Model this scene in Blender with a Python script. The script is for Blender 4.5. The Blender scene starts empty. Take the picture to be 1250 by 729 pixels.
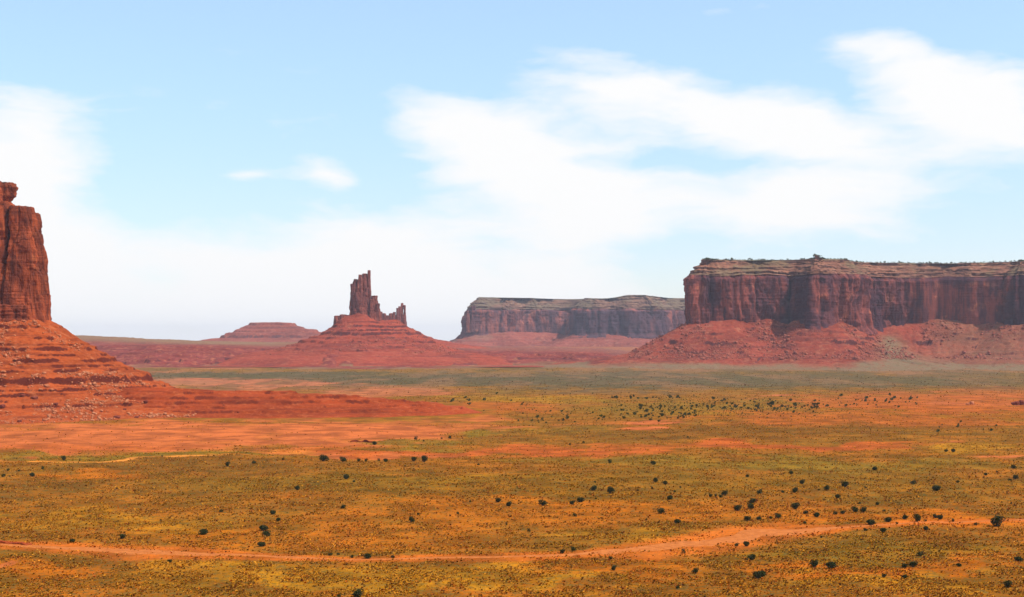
import bpy, math, random
import numpy as np

# ------------------------------------------------------------------ camera, world, sun, exposure
F = 1717.0          # focal length in photo pixels (photo 1250 wide)
H = 80.0            # eye height above the valley floor (m)
HZ = 415.0          # horizon row in the photo
S = bpy.context.scene
COL = S.collection
R = math.radians
cam_d = bpy.data.cameras.new('camera'); cam = bpy.data.objects.new('camera', cam_d); COL.objects.link(cam)
cam.location = (0, 0, H); cam.rotation_euler = (R(90), 0, 0)
cam_d.sensor_width = 36; cam_d.lens = 36 * F / 1250
cam_d.shift_y = (HZ - 364.5) / 1250
cam_d.clip_start = 0.5; cam_d.clip_end = 200000
S.camera = cam
S.render.resolution_x = 1024; S.render.resolution_y = 597
SUN_EL, SUN_AZ = 56.0, 68.0      # azimuth measured from 'behind the camera' towards the right
sx, sy, sz = (math.cos(R(SUN_EL)) * math.sin(R(SUN_AZ)), -math.cos(R(SUN_EL)) * math.cos(R(SUN_AZ)), math.sin(R(SUN_EL)))
ld = bpy.data.lights.new('sun', 'SUN'); ld.energy = 3.7; ld.angle = R(0.53); ld.color = (1.0, 0.955, 0.88)
sun = bpy.data.objects.new('sun', ld); COL.objects.link(sun)
from mathutils import Vector
sun.rotation_euler = Vector((-sx, -sy, -sz)).to_track_quat('-Z', 'Y').to_euler()
sun.location = (0, -50, 300)
S.view_settings.view_transform = 'Standard'; S.view_settings.look = 'None'
S.view_settings.exposure = 0.5; S.view_settings.gamma = 1.0

W = bpy.data.worlds.new('World'); S.world = W; W.use_nodes = True
nt = W.node_tree; nt.nodes.clear(); N = nt.nodes.new; L = nt.links.new
def wm(op, a, b=None, c=None):
    n = N('ShaderNodeMath'); n.operation = op
    for i, v in enumerate((a, b, c)):
        if v is None: continue
        if isinstance(v, (int, float)): n.inputs[i].default_value = v
        else: L(v, n.inputs[i])
    return n.outputs[0]
def wsmooth(v, a, b):
    n = N('ShaderNodeMapRange'); n.interpolation_type = 'SMOOTHSTEP'
    L(v, n.inputs['Value']); n.inputs['From Min'].default_value = a; n.inputs['From Max'].default_value = b
    return n.outputs['Result']
sky = N('ShaderNodeTexSky'); sky.sky_type = 'NISHITA'; sky.sun_disc = False
sky.sun_elevation = R(SUN_EL); sky.sun_rotation = math.atan2(sx, sy)
sky.altitude = 1600; sky.air_density = 1.0; sky.dust_density = 1.5; sky.ozone_density = 1.2
tc = N('ShaderNodeTexCoord'); sep = N('ShaderNodeSeparateXYZ'); L(tc.outputs['Generated'], sep.inputs[0])
az = wm('ARCTAN2', sep.outputs[0], sep.outputs[1]); el = wm('ARCSINE', sep.outputs[2])
ae = N('ShaderNodeCombineXYZ'); L(az, ae.inputs[0]); L(el, ae.inputs[1])
# wispy distortion of the cloud field
nz = N('ShaderNodeTexNoise'); nz.inputs['Scale'].default_value = 1.0; nz.inputs['Detail'].default_value = 4
mp = N('ShaderNodeMapping'); mp.inputs['Scale'].default_value = (16, 34, 1); L(ae.outputs[0], mp.inputs[0]); L(mp.outputs[0], nz.inputs['Vector'])
sub = N('ShaderNodeVectorMath'); sub.operation = 'SUBTRACT'; L(nz.outputs['Color'], sub.inputs[0]); sub.inputs[1].default_value = (.5, .5, .5)
scl = N('ShaderNodeVectorMath'); scl.operation = 'MULTIPLY'; L(sub.outputs[0], scl.inputs[0]); scl.inputs[1].default_value = (.055, .022, 0)
wv = N('ShaderNodeVectorMath'); wv.operation = 'ADD'; L(ae.outputs[0], wv.inputs[0]); L(scl.outputs[0], wv.inputs[1])
BL = [(580, 150, 230, 70, -6, .4), (1010, 125, 230, 70, -12, .4), (960, 225, 260, 80, -3, .3), (200, 120, 260, 70, 0, .22), (1075, 70, 95, 40, -14, .9), (1150, 110, 120, 48, -22, 1.1), (1225, 150, 140, 50, -10, 1.1), (1240, 95, 90, 40, -8, .8),
      (745, 112, 130, 46, -5, 1.1), (880, 140, 170, 42, -6, 1.05), (1010, 168, 150, 28, -6, .9),
      (560, 165, 110, 48, -12, .8), (660, 215, 190, 85, -8, 1.3), (700, 275, 180, 60, 0, .8),
      (965, 232, 230, 66, -3, 1.1), (900, 270, 180, 40, 0, .5), (300, 212, 62, 15, 0, 1.0), (398, 210, 62, 22, -12, 1.0),
      (10, 290, 130, 170, 0, 1.7), (330, 365, 400, 110, 0, 1.7), (460, 300, 150, 70, 0, .7), (40, 170, 100, 70, 0, .8), (870, 197, 150, 15, -3, -.75), (815, 290, 75, 55, 0, -.5), (600, 310, 70, 60, 0, -.35), (210, 215, 130, 70, 0, -.2), (470, 225, 60, 50, 0, -.3),
      (650, 360, 260, 70, 0, .9), (1200, 240, 130, 60, 0, .35), (350, 150, 90, 30, 0, .25)]
acc = None
for (px, py, rx, ry, rot, amp) in BL:
    a0 = math.atan((px - 625) / F); e0 = math.atan((HZ - py) / F * math.cos(a0))
    m = N('ShaderNodeMapping'); m.vector_type = 'TEXTURE'
    m.inputs['Location'].default_value = (a0, e0, 0); m.inputs['Rotation'].default_value = (0, 0, R(rot))
    m.inputs['Scale'].default_value = (rx * 1.25 / F, ry * 1.25 / F, 1)
    L(wv.outputs[0], m.inputs[0])
    g = N('ShaderNodeTexGradient'); g.gradient_type = 'QUADRATIC_SPHERE'; L(m.outputs[0], g.inputs[0])
    v = wm('MULTIPLY', wm('POWER', g.outputs['Fac'], .6), amp)
    acc = v if acc is None else wm('ADD', acc, v)
n2 = N('ShaderNodeTexNoise'); n2.inputs['Scale'].default_value = 1; n2.inputs['Detail'].default_value = 7; n2.inputs['Roughness'].default_value = .6
mp2 = N('ShaderNodeMapping'); mp2.inputs['Scale'].default_value = (9, 34, 1); mp2.inputs['Rotation'].default_value = (0, 0, R(8)); L(wv.outputs[0], mp2.inputs[0]); L(mp2.outputs[0], n2.inputs['Vector'])
# cloud cover of the rest of the sky, outside the photographed part
amb = wm('MULTIPLY', wsmooth(wm('ABSOLUTE', az), .45, .8), .45)
fld = wm('ADD', wm('ADD', acc, amb), wm('MULTIPLY', wm('SUBTRACT', n2.outputs['Fac'], .5), 2.1))
cl = wsmooth(fld, -.14, 1.25)
hor = wsmooth(el, .14, -.01)        # pale air low over the horizon
lowair = wsmooth(el, .045, .0)
cl2 = wm('MAXIMUM', wm('MAXIMUM', cl, wm('MULTIPLY', hor, .45)), .24)
bg1 = N('ShaderNodeBackground'); bg1.inputs['Strength'].default_value = .15
tint = N('ShaderNodeMix'); tint.data_type = 'RGBA'; tint.blend_type = 'MULTIPLY'; tint.inputs[0].default_value = 1
L(sky.outputs[0], tint.inputs[6])
tm = N('ShaderNodeMix'); tm.data_type = 'RGBA'; L(wsmooth(el, .0, .24), tm.inputs[0]); tm.inputs[6].default_value = (.74, .72, .75, 1); tm.inputs[7].default_value = (.80, 1.03, 1.07, 1); L(tm.outputs[2], tint.inputs[7])
L(tint.outputs[2], bg1.inputs[0])
bg2 = N('ShaderNodeBackground'); bg2.inputs['Color'].default_value = (1, 1, 1, 1); bg2.inputs['Strength'].default_value = .71
mx = N('ShaderNodeMixShader'); L(wm('MAXIMUM', cl2, wm('MULTIPLY', lowair, .92)), mx.inputs[0]); L(bg1.outputs[0], mx.inputs[1]); L(bg2.outputs[0], mx.inputs[2])
wo = N('ShaderNodeOutputWorld'); L(mx.outputs[0], wo.inputs['Surface'])

# ------------------------------------------------------------------ numpy noise
def _h(ix, iy, iz, seed):
    n = (ix.astype(np.int64) * 374761393 + iy.astype(np.int64) * 668265263 + iz.astype(np.int64) * 2147483647 + seed * 974634777) & 0xffffffff
    n = ((n ^ (n >> 13)) * 1274126177) & 0xffffffff
    n = n ^ (n >> 16)
    n = (n * 2246822519) & 0xffffffff
    return ((n ^ (n >> 15)) & 0xffffff) / float(0xffffff)
def vn(x, y, z=0.0, seed=0):
    x, y, z = np.broadcast_arrays(np.asarray(x, float), np.asarray(y, float), np.asarray(z, float))
    x0, y0, z0 = np.floor(x), np.floor(y), np.floor(z)
    fx, fy, fz = x - x0, y - y0, z - z0
    fx, fy, fz = [t * t * t * (t * (t * 6 - 15) + 10) for t in (fx, fy, fz)]
    r = 0
    for dz in (0, 1):
        wz = fz if dz else 1 - fz
        for dy in (0, 1):
            wy = fy if dy else 1 - fy
            a = _h(x0, y0 + dy, z0 + dz, seed); b = _h(x0 + 1, y0 + dy, z0 + dz, seed)
            r = r + wz * wy * (a * (1 - fx) + b * fx)
    return r
def fbm(x, y, z=0.0, seed=0, o=4, g=.5):
    r = 0; a = 1; t = 0
    for i in range(o):
        f = 2.03 ** i
        r = r + a * vn(np.asarray(x) * f, np.asarray(y) * f, np.asarray(z) * f, seed + i * 17); t += a; a *= g
    return r / t
def ss(a, b, v):
    t = np.clip((v - a) / (b - a), 0, 1); return t * t * (3 - 2 * t)

# ------------------------------------------------------------------ object helpers
def tag(o, label=None, cat=None, group=None, kind=None):
    if label: o['label'] = label
    if cat: o['category'] = cat
    if group: o['group'] = group
    if kind: o['kind'] = kind
    return o
def empty(name, loc, label, cat, group=None):
    o = bpy.data.objects.new(name, None); COL.objects.link(o); o.location = loc
    o.empty_display_size = 5
    return tag(o, label, cat, group)
def make_mesh(name, co, faces_list, mat, smooth=False, attrs=None):
    """faces_list: list of int arrays (n,k)"""
    me = bpy.data.meshes.new(name)
    co = np.asarray(co, np.float32)
    me.vertices.add(len(co)); me.vertices.foreach_set('co', co.ravel())
    li = np.concatenate([f.ravel() for f in faces_list]).astype(np.int32)
    tot = np.concatenate([np.full(len(f), f.shape[1], np.int32) for f in faces_list])
    st = np.concatenate([[0], np.cumsum(tot)[:-1]]).astype(np.int32)
    me.loops.add(len(li)); me.loops.foreach_set('vertex_index', li)
    me.polygons.add(len(tot)); me.polygons.foreach_set('loop_start', st); me.polygons.foreach_set('loop_total', tot)
    if smooth: me.polygons.foreach_set('use_smooth', np.ones(len(tot), bool))
    if attrs:
        for k, v in attrs.items():
            v = np.asarray(v, np.float32)
            if v.ndim == 1:
                a = me.attributes.new(k, 'FLOAT', 'POINT'); a.data.foreach_set('value', v)
            else:
                a = me.attributes.new(k, 'FLOAT_COLOR', 'POINT'); a.data.foreach_set('color', np.hstack([v, np.ones((len(v), 1), np.float32)]).ravel())
    me.update(calc_edges=True)
    me.materials.append(mat)
    return me
def add_obj(name, me, parent=None, loc=(0, 0, 0)):
    o = bpy.data.objects.new(name, me); COL.objects.link(o); o.location = loc
    if parent is not None:
        o.parent = parent
    return o
def child(name, me, parent):      # mesh given in world coordinates, parented to an Empty with a location
    o = bpy.data.objects.new(name, me); COL.objects.link(o); o.parent = parent
    o.location = (-parent.location[0], -parent.location[1], -parent.location[2])
    return o
def grid_faces(nr, nc, wrap=False, keep=None, off=0):
    r = np.arange(nr - 1)[:, None]; c = np.arange(nc if wrap else nc - 1)[None, :]
    c2 = (c + 1) % nc
    f = np.stack([r * nc + c, r * nc + c2, (r + 1) * nc + c2, (r + 1) * nc + c], -1)
    if keep is not None: f = f[keep]
    return f.reshape(-1, 4) + off

# ------------------------------------------------------------------ materials
def newmat(name):
    m = bpy.data.materials.new(name); m.use_nodes = True; t = m.node_tree; t.nodes.clear()
    o = t.nodes.new('ShaderNodeOutputMaterial'); b = t.nodes.new('ShaderNodeBsdfPrincipled')
    b.inputs['Roughness'].default_value = .95; b.inputs['Specular IOR Level'].default_value = .03
    t.links.new(b.outputs[0], o.inputs[0])
    return m, t, b
class G:   # tiny node-graph helper
    def __init__(s, t): s.t = t
    def n(s, k): return s.t.nodes.new(k)
    def l(s, a, b): s.t.links.new(a, b)
    def pos(s, sc=(1, 1, 1)):
        g = s.n('ShaderNodeNewGeometry'); m = s.n('ShaderNodeMapping'); m.inputs['Scale'].default_value = sc; s.l(g.outputs['Position'], m.inputs[0]); return m.outputs[0]
    def noise(s, sc, det=4, rough=.55, vec=None):
        x = s.n('ShaderNodeTexNoise'); x.inputs['Scale'].default_value = 1; x.inputs['Detail'].default_value = det; x.inputs['Roughness'].default_value = rough
        s.l(vec if vec is not None else s.pos(sc), x.inputs['Vector']); return x.outputs['Fac']
    def rng(s, v, a, b, c=0, d=1):
        m = s.n('ShaderNodeMapRange'); m.interpolation_type = 'SMOOTHSTEP'; s.l(v, m.inputs[0])
        for i, q in enumerate((a, b, c, d)): m.inputs[1 + i].default_value = q
        return m.outputs[0]
    def mix(s, f, a, b, mode='MIX'):
        m = s.n('ShaderNodeMix'); m.data_type = 'RGBA'; m.blend_type = mode
        for i, v in ((0, f), (6, a), (7, b)):
            if isinstance(v, (int, float)): m.inputs[i].default_value = v
            elif isinstance(v, tuple): m.inputs[i].default_value = v + (1,)
            else: s.l(v, m.inputs[i])
        return m.outputs[2]
    def math(s, op, a, b):
        m = s.n('ShaderNodeMath'); m.operation = op
        for i, v in enumerate((a, b)):
            if isinstance(v, (int, float)): m.inputs[i].default_value = v
            else: s.l(v, m.inputs[i])
        return m.outputs[0]
    def attr(s, name, out='Fac'):
        a = s.n('ShaderNodeAttribute'); a.attribute_name = name; return a.outputs[out]
    def slope(s):   # 0 on level ground, 1 on a vertical face
        g = s.n('ShaderNodeNewGeometry'); q = s.n('ShaderNodeSeparateXYZ'); s.l(g.outputs['True Normal'], q.inputs[0])
        return s.math('SUBTRACT', 1.0, s.math('ABSOLUTE', q.outputs[2], 0))
    def bump(s, b, h, dist, st=1.0):
        m = s.n('ShaderNodeBump'); m.inputs['Strength'].default_value = st; m.inputs['Distance'].default_value = dist
        s.l(h, m.inputs['Height']); s.l(m.outputs[0], b.inputs['Normal'])

def mat_cliff(name, base, dark, light, unit=1.0, varnish=.6):
    """sandstone wall: bedding lines, vertical varnish streaks, fresh pale scars"""
    m, t, b = newmat(name); g = G(t)
    u = 1 / unit
    big = g.noise((.012 * u, .012 * u, .010 * u), 5, .6)
    c = g.mix(g.rng(big, .35, .65), base, tuple(x * .72 for x in base))
    scar = g.noise((.022 * u, .022 * u, .03 * u), 5, .65)
    c = g.mix(g.rng(scar, .58, .68, 0, .8), c, light)
    st = g.noise((.06 * u, .06 * u, .006 * u), 5, .6)
    c = g.mix(g.rng(st, .42, .60, 0, varnish), c, dark)
    st2 = g.noise((.2 * u, .2 * u, .012 * u), 4, .6)
    c = g.mix(g.rng(st2, .5, .7, 0, varnish * .7), c, dark)
    vp = g.noise((.014 * u, .014 * u, .009 * u), 4, .55)
    c = g.mix(g.rng(vp, .50, .58, 0, varnish), c, dark)
    c = g.mix(g.math('MULTIPLY', g.attr('shade_varn'), g.rng(vp, .3, .5, .55, .95)), c, dark)  # shade of chosen wall faces painted in as dark colour, over the varnish
    bed = g.noise((.004 * u, .004 * u, .25 * u), 5, .7)
    c = g.mix(g.rng(bed, .5, .68, 0, .35), c, tuple(x * .5 for x in base))
    fine = g.noise((.35 * u, .35 * u, .35 * u), 5, .7)
    c = g.mix(g.rng(fine, .3, .7, 0, .45), c, g.mix(1.0, c, (1.5, 1.4, 1.35), 'MULTIPLY'))
    t.links.new(c, b.inputs['Base Color'])
    h = g.math('ADD', g.math('MULTIPLY', g.noise((.12 * u, .12 * u, .03 * u), 6, .7), 1.2), g.math('MULTIPLY', g.noise((.01 * u, .01 * u, .35 * u), 4, .7), .7))
    g.bump(b, h, 5 * unit, .9)
    return m
def mat_talus(name, base, ledge, pale, green, unit=1.0, gthr=.6, gamt=.5):
    """red shale slope: thin strata, darker ledge rock where it is steep, pale debris, thin scrub"""
    m, t, b = newmat(name); g = G(t); u = 1 / unit
    big = g.noise((.008 * u, .008 * u, .02 * u), 5, .6)
    c = g.mix(g.rng(big, .35, .65), base, tuple(x * .7 for x in base))
    deb = g.noise((.03 * u, .03 * u, .03 * u), 7, .7)
    c = g.mix(g.rng(deb, .54, .66, 0, .75), c, pale)
    md = g.noise((.075 * u, .075 * u, .1 * u), 6, .75)
    c = g.mix(g.rng(md, .55, .63, 0, .55), c, ledge)
    c = g.mix(g.rng(md, .46, .38, 0, .6), c, pale)
    bed = g.noise((.003 * u, .003 * u, .11 * u), 5, .75)
    c = g.mix(g.rng(bed, .52, .62, 0, .55), c, ledge)
    gr = g.noise((.006 * u, .006 * u, .006 * u), 6, .65)
    c = g.mix(g.rng(gr, gthr, gthr + .1, 0, gamt), c, green)
    ga = g.attr('veg')
    c = g.mix(g.math('MULTIPLY', ga, g.rng(g.noise((.05 * u, .05 * u, .05 * u), 5, .7), .3, .55, .45, 1)), c, green)
    c = g.mix(g.rng(g.slope(), .36, .62), c, ledge)
    fine = g.noise((.5 * u, .5 * u, .5 * u), 6, .75)
    c = g.mix(g.rng(fine, .35, .6, 0, .55), c, g.mix(1.0, c, (.5, .45, .42), 'MULTIPLY'))
    t.links.new(c, b.inputs['Base Color'])
    h = g.math('ADD', g.noise((.15 * u, .15 * u, .15 * u), 7, .75), g.math('MULTIPLY', g.noise((.01 * u, .01 * u, .5 * u), 4, .7), .5))
    g.bump(b, h, 3.5 * unit, .9)
    return m
def mat_ground():
    m, t, b = newmat('desert_ground'); g = G(t); b.inputs['Specular IOR Level'].default_value = 0
    c = g.attr('gcol', 'Color')
    n1 = g.noise((.035, .035, .035), 6, .65)
    c = g.mix(g.rng(n1, .35, .65), g.mix(1.0, c, (.62, .62, .64), 'MULTIPLY'), g.mix(1.0, c, (1.28, 1.25, 1.18), 'MULTIPLY'))
    n2 = g.noise((.35, .35, .35), 6, .75)
    sp = g.math('MULTIPLY', g.rng(n2, .46, .60), g.attr('scrub'))
    c = g.mix(sp, c, g.mix(g.rng(g.noise((.05, .05, .05), 3), .4, .6), (.075, .068, .02), (.14, .10, .025)))
    n3 = g.noise((1.3, 1.3, 1.3), 4, .7)
    c = g.mix(g.rng(n3, .4, .62, 0, .35), c, g.mix(1.0, c, (.45, .42, .4), 'MULTIPLY'))
    t.links.new(c, b.inputs['Base Color'])
    g.bump(b, n2, .6, .6)
    return m
def mat_attr(name, rough=.9, vary=True):
    m, t, b = newmat(name); g = G(t); b.inputs['Specular IOR Level'].default_value = 0
    c = g.attr('vcol', 'Color')
    if vary: c = g.mix(g.rng(g.noise((1.5, 1.5, 1.5), 3), .3, .7), g.mix(1.0, c, (.75, .75, .75), 'MULTIPLY'), c)
    t.links.new(c, b.inputs['Base Color']); b.inputs['Roughness'].default_value = rough
    return m
def mat_noise(name, a, bcol, sc=1.0):
    m, t, b = newmat(name); g = G(t)
    n = g.noise((sc, sc, sc), 5, .65)
    t.links.new(g.mix(g.rng(n, .35, .65), a, bcol), b.inputs['Base Color'])
    g.bump(b, n, .5 / sc, .6)
    return m
M_LP = mat_cliff('near_bedded_base', (.22, .045, .018), (.06, .018, .012), (.34, .08, .03), .4, .5)
M_LB = mat_cliff('near_sandstone', (.36, .075, .026), (.085, .022, .014), (.48, .13, .045), .42, .6)
M_LT = mat_talus('near_shale', (.46, .085, .018), (.13, .022, .010), (.50, .14, .05), (.25, .12, .04), .4, .70, .3)
M_RB = mat_cliff('mesa_sandstone', (.27, .068, .047), (.055, .023, .032), (.46, .15, .075), 1.0, .7)
M_RC = mat_talus('mesa_cap_rock', (.30, .12, .07), (.10, .045, .035), (.44, .24, .14), (.17, .14, .07), .8, .5, .6)
M_RT = mat_talus('mesa_shale', (.34, .062, .032), (.10, .025, .022), (.42, .15, .08), (.22, .15, .08), 1.0, .60, .55)
M_SB = mat_cliff('spire_sandstone', (.27, .075, .05), (.08, .03, .03), (.46, .19, .10), .8, .5)
M_ST = mat_talus('spire_shale', (.38, .065, .033), (.12, .026, .022), (.44, .13, .07), (.25, .13, .07), .9, .68, .4)
M_FB = mat_cliff('far_sandstone', (.29, .09, .065), (.055, .03, .042), (.52, .20, .11), 1.7, .7)
M_FC = mat_talus('far_cap_rock', (.26, .13, .08), (.10, .05, .04), (.36, .22, .14), (.14, .12, .07), 1.2, .45, .6)
M_FT = mat_talus('far_shale', (.33, .08, .05), (.13, .04, .035), (.42, .16, .10), (.28, .17, .11), 1.6, .60, .4)
M_BN = mat_talus('bench_shale', (.28, .052, .038), (.10, .025, .025), (.48, .16, .08), (.26, .15, .07), 1.1, .62, .4)
M_RG = mat_talus('ridge_shale', (.40, .062, .014), (.17, .028, .011), (.48, .12, .04), (.30, .14, .05), .35, .75, .2)
M_G = mat_ground()
M_ROAD = mat_noise('track_sand', (.50, .150, .034), (.38, .105, .022), .35)
M_TUFT = mat_attr('scrub_leaves'); 
M_LEAF = mat_attr('juniper_leaves')
M_BARK = mat_noise('juniper_bark', (.10, .07, .05), (.05, .035, .025), 3)
M_ROCK = mat_noise('fallen_sandstone', (.52, .21, .10), (.32, .08, .03), .5)
M_ROCKM = mat_noise('mesa_debris', (.38, .12, .07), (.20, .05, .035), .15)
M_ROCKD = mat_noise('fallen_dark_sandstone', (.22, .05, .03), (.12, .028, .018), .4)

# ------------------------------------------------------------------ layout: photo row/column <-> valley floor
def gy(py): return H * F / (py - HZ)
def at(px, py): d = gy(py); return ((px - 625) / F * d, d)
def pxof(x, y): return 625 + x / np.maximum(y, 1) * F
def wx(px, Y): return (px - 625) / F * Y
def wz(py, Y): return H + (HZ - py) / F * Y

# ------------------------------------------------------------------ ground
TR = [(-200, 655), (-60, 659), (0, 661), (80, 666), (180, 672), (300, 677), (430, 684), (560, 684), (700, 680), (790, 672), (850, 664), (900, 655), (950, 649), (1040, 643), (1120, 638), (1250, 634), (1450, 628)]
TRW = [(at(*p)) for p in TR]
TRX = np.array([p[0] for p in TRW]); TRY = np.array([p[1] for p in TRW])
def track_y(x): return np.interp(x, TRX, TRY) + (fbm(np.asarray(x) / 40, 3.3, seed=71, o=3) - .5) * 10
def track_half(x):
    p = 625 + np.asarray(x) / 560 * F
    w = np.interp(p, [-100, 0, 180, 300, 430, 700, 820, 900, 960, 1060, 1250], [1.0, 1.8, 6, 3, 1.5, 3.0, 10, 14, 10, 1.5, 1.5])
    return w
def ground_z(x, y):
    x = np.asarray(x, float); y = np.asarray(y, float)
    z = (fbm(x / 260, y / 260, seed=5, o=4) - .5) * 7 * ss(300, 700, y) + (fbm(x / 45, y / 45, seed=8, o=3) - .5) * 1.6
    z = z * (1 - .0 * y)
    hill = np.maximum(0, 76 - .34 * np.maximum(y, 0)); hill = np.where(y < 0, 76 - np.clip(-y - 60, 0, None) * .02, hill)
    z = z * np.clip(y / 300, .2, 1) + hill
    z = z + 52 * ss(5200, 9500, y)
    # low rise below the big mesa (alluvial apron)
    z = z + 1.5 * ss(2900, 4000, y) * ss(0, 600, x)
    return z

PATCH = [ ('sand', 180, 448.5, 170, 3.2, .9), ('tan', 600, 448, 160, 3.0, .8), ('red', 250, 530, 60, 3, .5), ('red', 120, 524, 70, 2.5, .5), ('red', 330, 542, 90, 3, .5),  # px, py, rx, ry, kind, amount  (ellipses on the valley floor, measured off the photograph)
 ('sand', 120, 535, 330, 22, 1.0), ('sand', 400, 528, 190, 18, 1.0), ('red', 60, 545, 200, 7, .5), ('sand', 520, 520, 90, 10, .6),
 ('sand', 330, 468, 220, 11, .9), ('sand', 470, 480, 110, 7, .8), ('sand', 150, 462, 200, 10, .9),
 ('sage', 330, 459, 260, 5, 1.0), ('sage', 560, 463, 240, 10, 1.0), ('sage', 760, 465, 220, 15, 1.0), ('sage', 1000, 466, 260, 11, .85), ('sage', 1200, 462, 120, 12, .5),
 ('tan', 900, 450, 260, 5, .9), ('tan', 1130, 452, 140, 7, .9),
 ('straw', 640, 488, 90, 6, .8), ('red', 640, 497, 90, 5, .6), ('sand', 700, 494, 60, 2.5, .9), ('sand', 580, 508, 50, 4, .8), ('sand', 618, 524, 16, 6, 1.0),
 ('sand', 790, 518, 45, 2.5, 1.0), ('sand', 940, 484, 40, 1.8, 1.0), ('straw', 870, 506, 60, 3, .7), ('sand', 700, 521, 60, 2.5, .5),
 ('green', 800, 498, 150, 12, .6), ('green', 960, 494, 80, 8, .6), ('green', 700, 527, 130, 6, .6),
 ('red', 1130, 492, 200, 14, .75), ('red', 1050, 515, 220, 12, .6), ('sand', 1170, 494, 60, 1.8, .7), ('red', 1240, 480, 120, 10, .6),
 ('brown', 850, 530, 250, 8, .7), ('brown', 1000, 524, 250, 5, .5),
 ('green', 200, 556, 240, 4, .9), ('green', 520, 541, 110, 3, .8), ('green', 590, 528, 30, 5, .9), ('pale', 150, 561, 160, 1.6, 1.0), ('pale', 330, 553, 120, 1.3, .9),
 ('red', 560, 552, 230, 6, 1.0), ('sand', 480, 555, 160, 2.5, .8), ('red', 720, 548, 130, 5, .7), ('red', 920, 544, 160, 5.5, 1.0), ('red', 1060, 543, 90, 4, .8), ('sand', 1170, 542, 20, 2.5, .8),
 ('sand', 1215, 557, 60, 2.2, .9), ('straw', 1200, 546, 60, 6, .8), ('sand', 700, 565, 40, 1.5, .7), ('sand', 1110, 561, 50, 1.4, .6),
 ('brown', 250, 570, 220, 8, .6), ('orange', 120, 579, 90, 4, .7), ('sand', 85, 588, 14, 1.5, .9), ('brown', 50, 595, 120, 14, .6),
 ('green', 850, 565, 240, 9, .7), ('green', 1060, 565, 180, 10, .6), ('straw', 560, 585, 130, 5, .6), ('olive', 400, 590, 220, 14, .7),
 ('olive', 700, 600, 260, 22, .6), ('olive', 1050, 590, 260, 20, .6), ('orange', 640, 628, 420, 18, .5), ('orange', 1120, 632, 200, 10, .7), ('orange', 250, 640, 90, 8, .6),
 ('straw', 120, 632, 160, 14, .6), ('orange', 450, 655, 260, 16, .5), ('straw', 760, 655, 120, 7, .6),
 ('brown', 210, 685, 260, 9, .7), ('brown', 700, 690, 160, 6, .5), ('olive', 1040, 676, 240, 11, .9), ('orange', 1080, 697, 260, 6, .7),
 ('straw', 480, 702, 220, 16, .8), ('straw', 640, 712, 160, 9, .8), ('orange', 60, 700, 90, 14, .7), ('sand', 6, 700, 14, 7, .8), ('straw', 1080, 715, 160, 12, .7), ('orange', 760, 700, 120, 12, .5),
 ('brown', 900, 725, 160, 6, .5), ('straw', 250, 705, 120, 12, .6)]
KC = {'base': ((.28, .122, .022), .75), 'sand': ((.43, .150, .088), .06), 'red': ((.41, .118, .046), .25), 'orange': ((.48, .155, .018), .45), 'sage': ((.135, .098, .062), .5),
      'tan': ((.27, .135, .075), .4), 'straw': ((.38, .215, .022), .7), 'green': ((.23, .17, .030), .9), 'olive': ((.21, .125, .016), .9), 'brown': ((.19, .083, .018), .9), 'pale': ((.62, .30, .10), .1)}
def ground_paint(x, y):
    yy = np.maximum(y, 200.0)
    # organic edges: warp in metres
    wxn = x + (fbm(x / 60, y / 60, seed=31, o=4) - .5) * 60 * np.clip(yy / 900, .5, 6)
    wyn = yy * (1 + (fbm(x / (yy * .05), np.log(yy) * 14, seed=33, o=4) - .5) * .16)
    px = 625 + wxn / yy * F; py = HZ + H * F / wyn
    col = np.empty(x.shape + (3,)); col[:] = KC['base'][0]; sc = np.full(x.shape, KC['base'][1])
    # broad natural variation
    v = ss(.4, .62, fbm(x / 90, y / 90, seed=41, o=4)); col = col * (1 - v[..., None] * .5) + np.array((.22, .13, .026)) * v[..., None] * .5
    v = ss(.5, .65, fbm(x / 35, y / 35, seed=42, o=4)) * .6; col = col * (1 - v[..., None] * .5) + np.array((.44, .16, .03)) * v[..., None] * .5
    brk = fbm(x / 25, y / 50, seed=44, o=4)
    for k, cx, cy, rx, ry, am in PATCH:
        d = np.sqrt(((px - cx) / rx) ** 2 + ((py - cy) / ry) ** 2)
        w = am * ss(1.15, .55, d + (brk - .5) * .9)
        c, s = KC[k]
        if k == 'orange': w = w * .9
        col = col * (1 - w[..., None]) + np.array(c) * w[..., None]; sc = sc * (1 - w) + s * w
    # far: beyond the sage flat
    w = ss(4000, 4500, y); col = col * (1 - w[..., None]) + np.array((.34, .12, .06)) * w[..., None]; sc = sc * (1 - w) + .3 * w
    w = ss(8000, 12000, y); col = col * (1 - w[..., None]) + np.array((.22, .13, .07)) * w[..., None]
    # patchy sage, bare pink clay and darker brush on the far flat
    w = ss(1900, 2400, y) * ss(4300, 3800, y); v = fbm(x / 70, y / 260, seed=46, o=4)
    a = (w * ss(.52, .66, v) * .45)[..., None]; col = col * (1 - a) + np.array((.30, .15, .085)) * a
    a = (w * ss(.48, .36, v) * .55)[..., None]; col = col * (1 - a) + np.array((.10, .085, .045)) * a
    # sand spilling off the track
    d = np.abs(y - track_y(x)) / (track_half(x) * 2 + 4); w = ss(1.6, .7, d + (brk - .5)) * .8
    col = col * (1 - w[..., None]) + np.array((.50, .155, .045)) * w[..., None]; sc = sc * (1 - w) + .15 * w
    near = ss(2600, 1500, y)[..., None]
    return col * (np.array((.95, .88, .76)) * (1 - near) + np.array((1.06, .76, .37)) * near), sc

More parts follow.
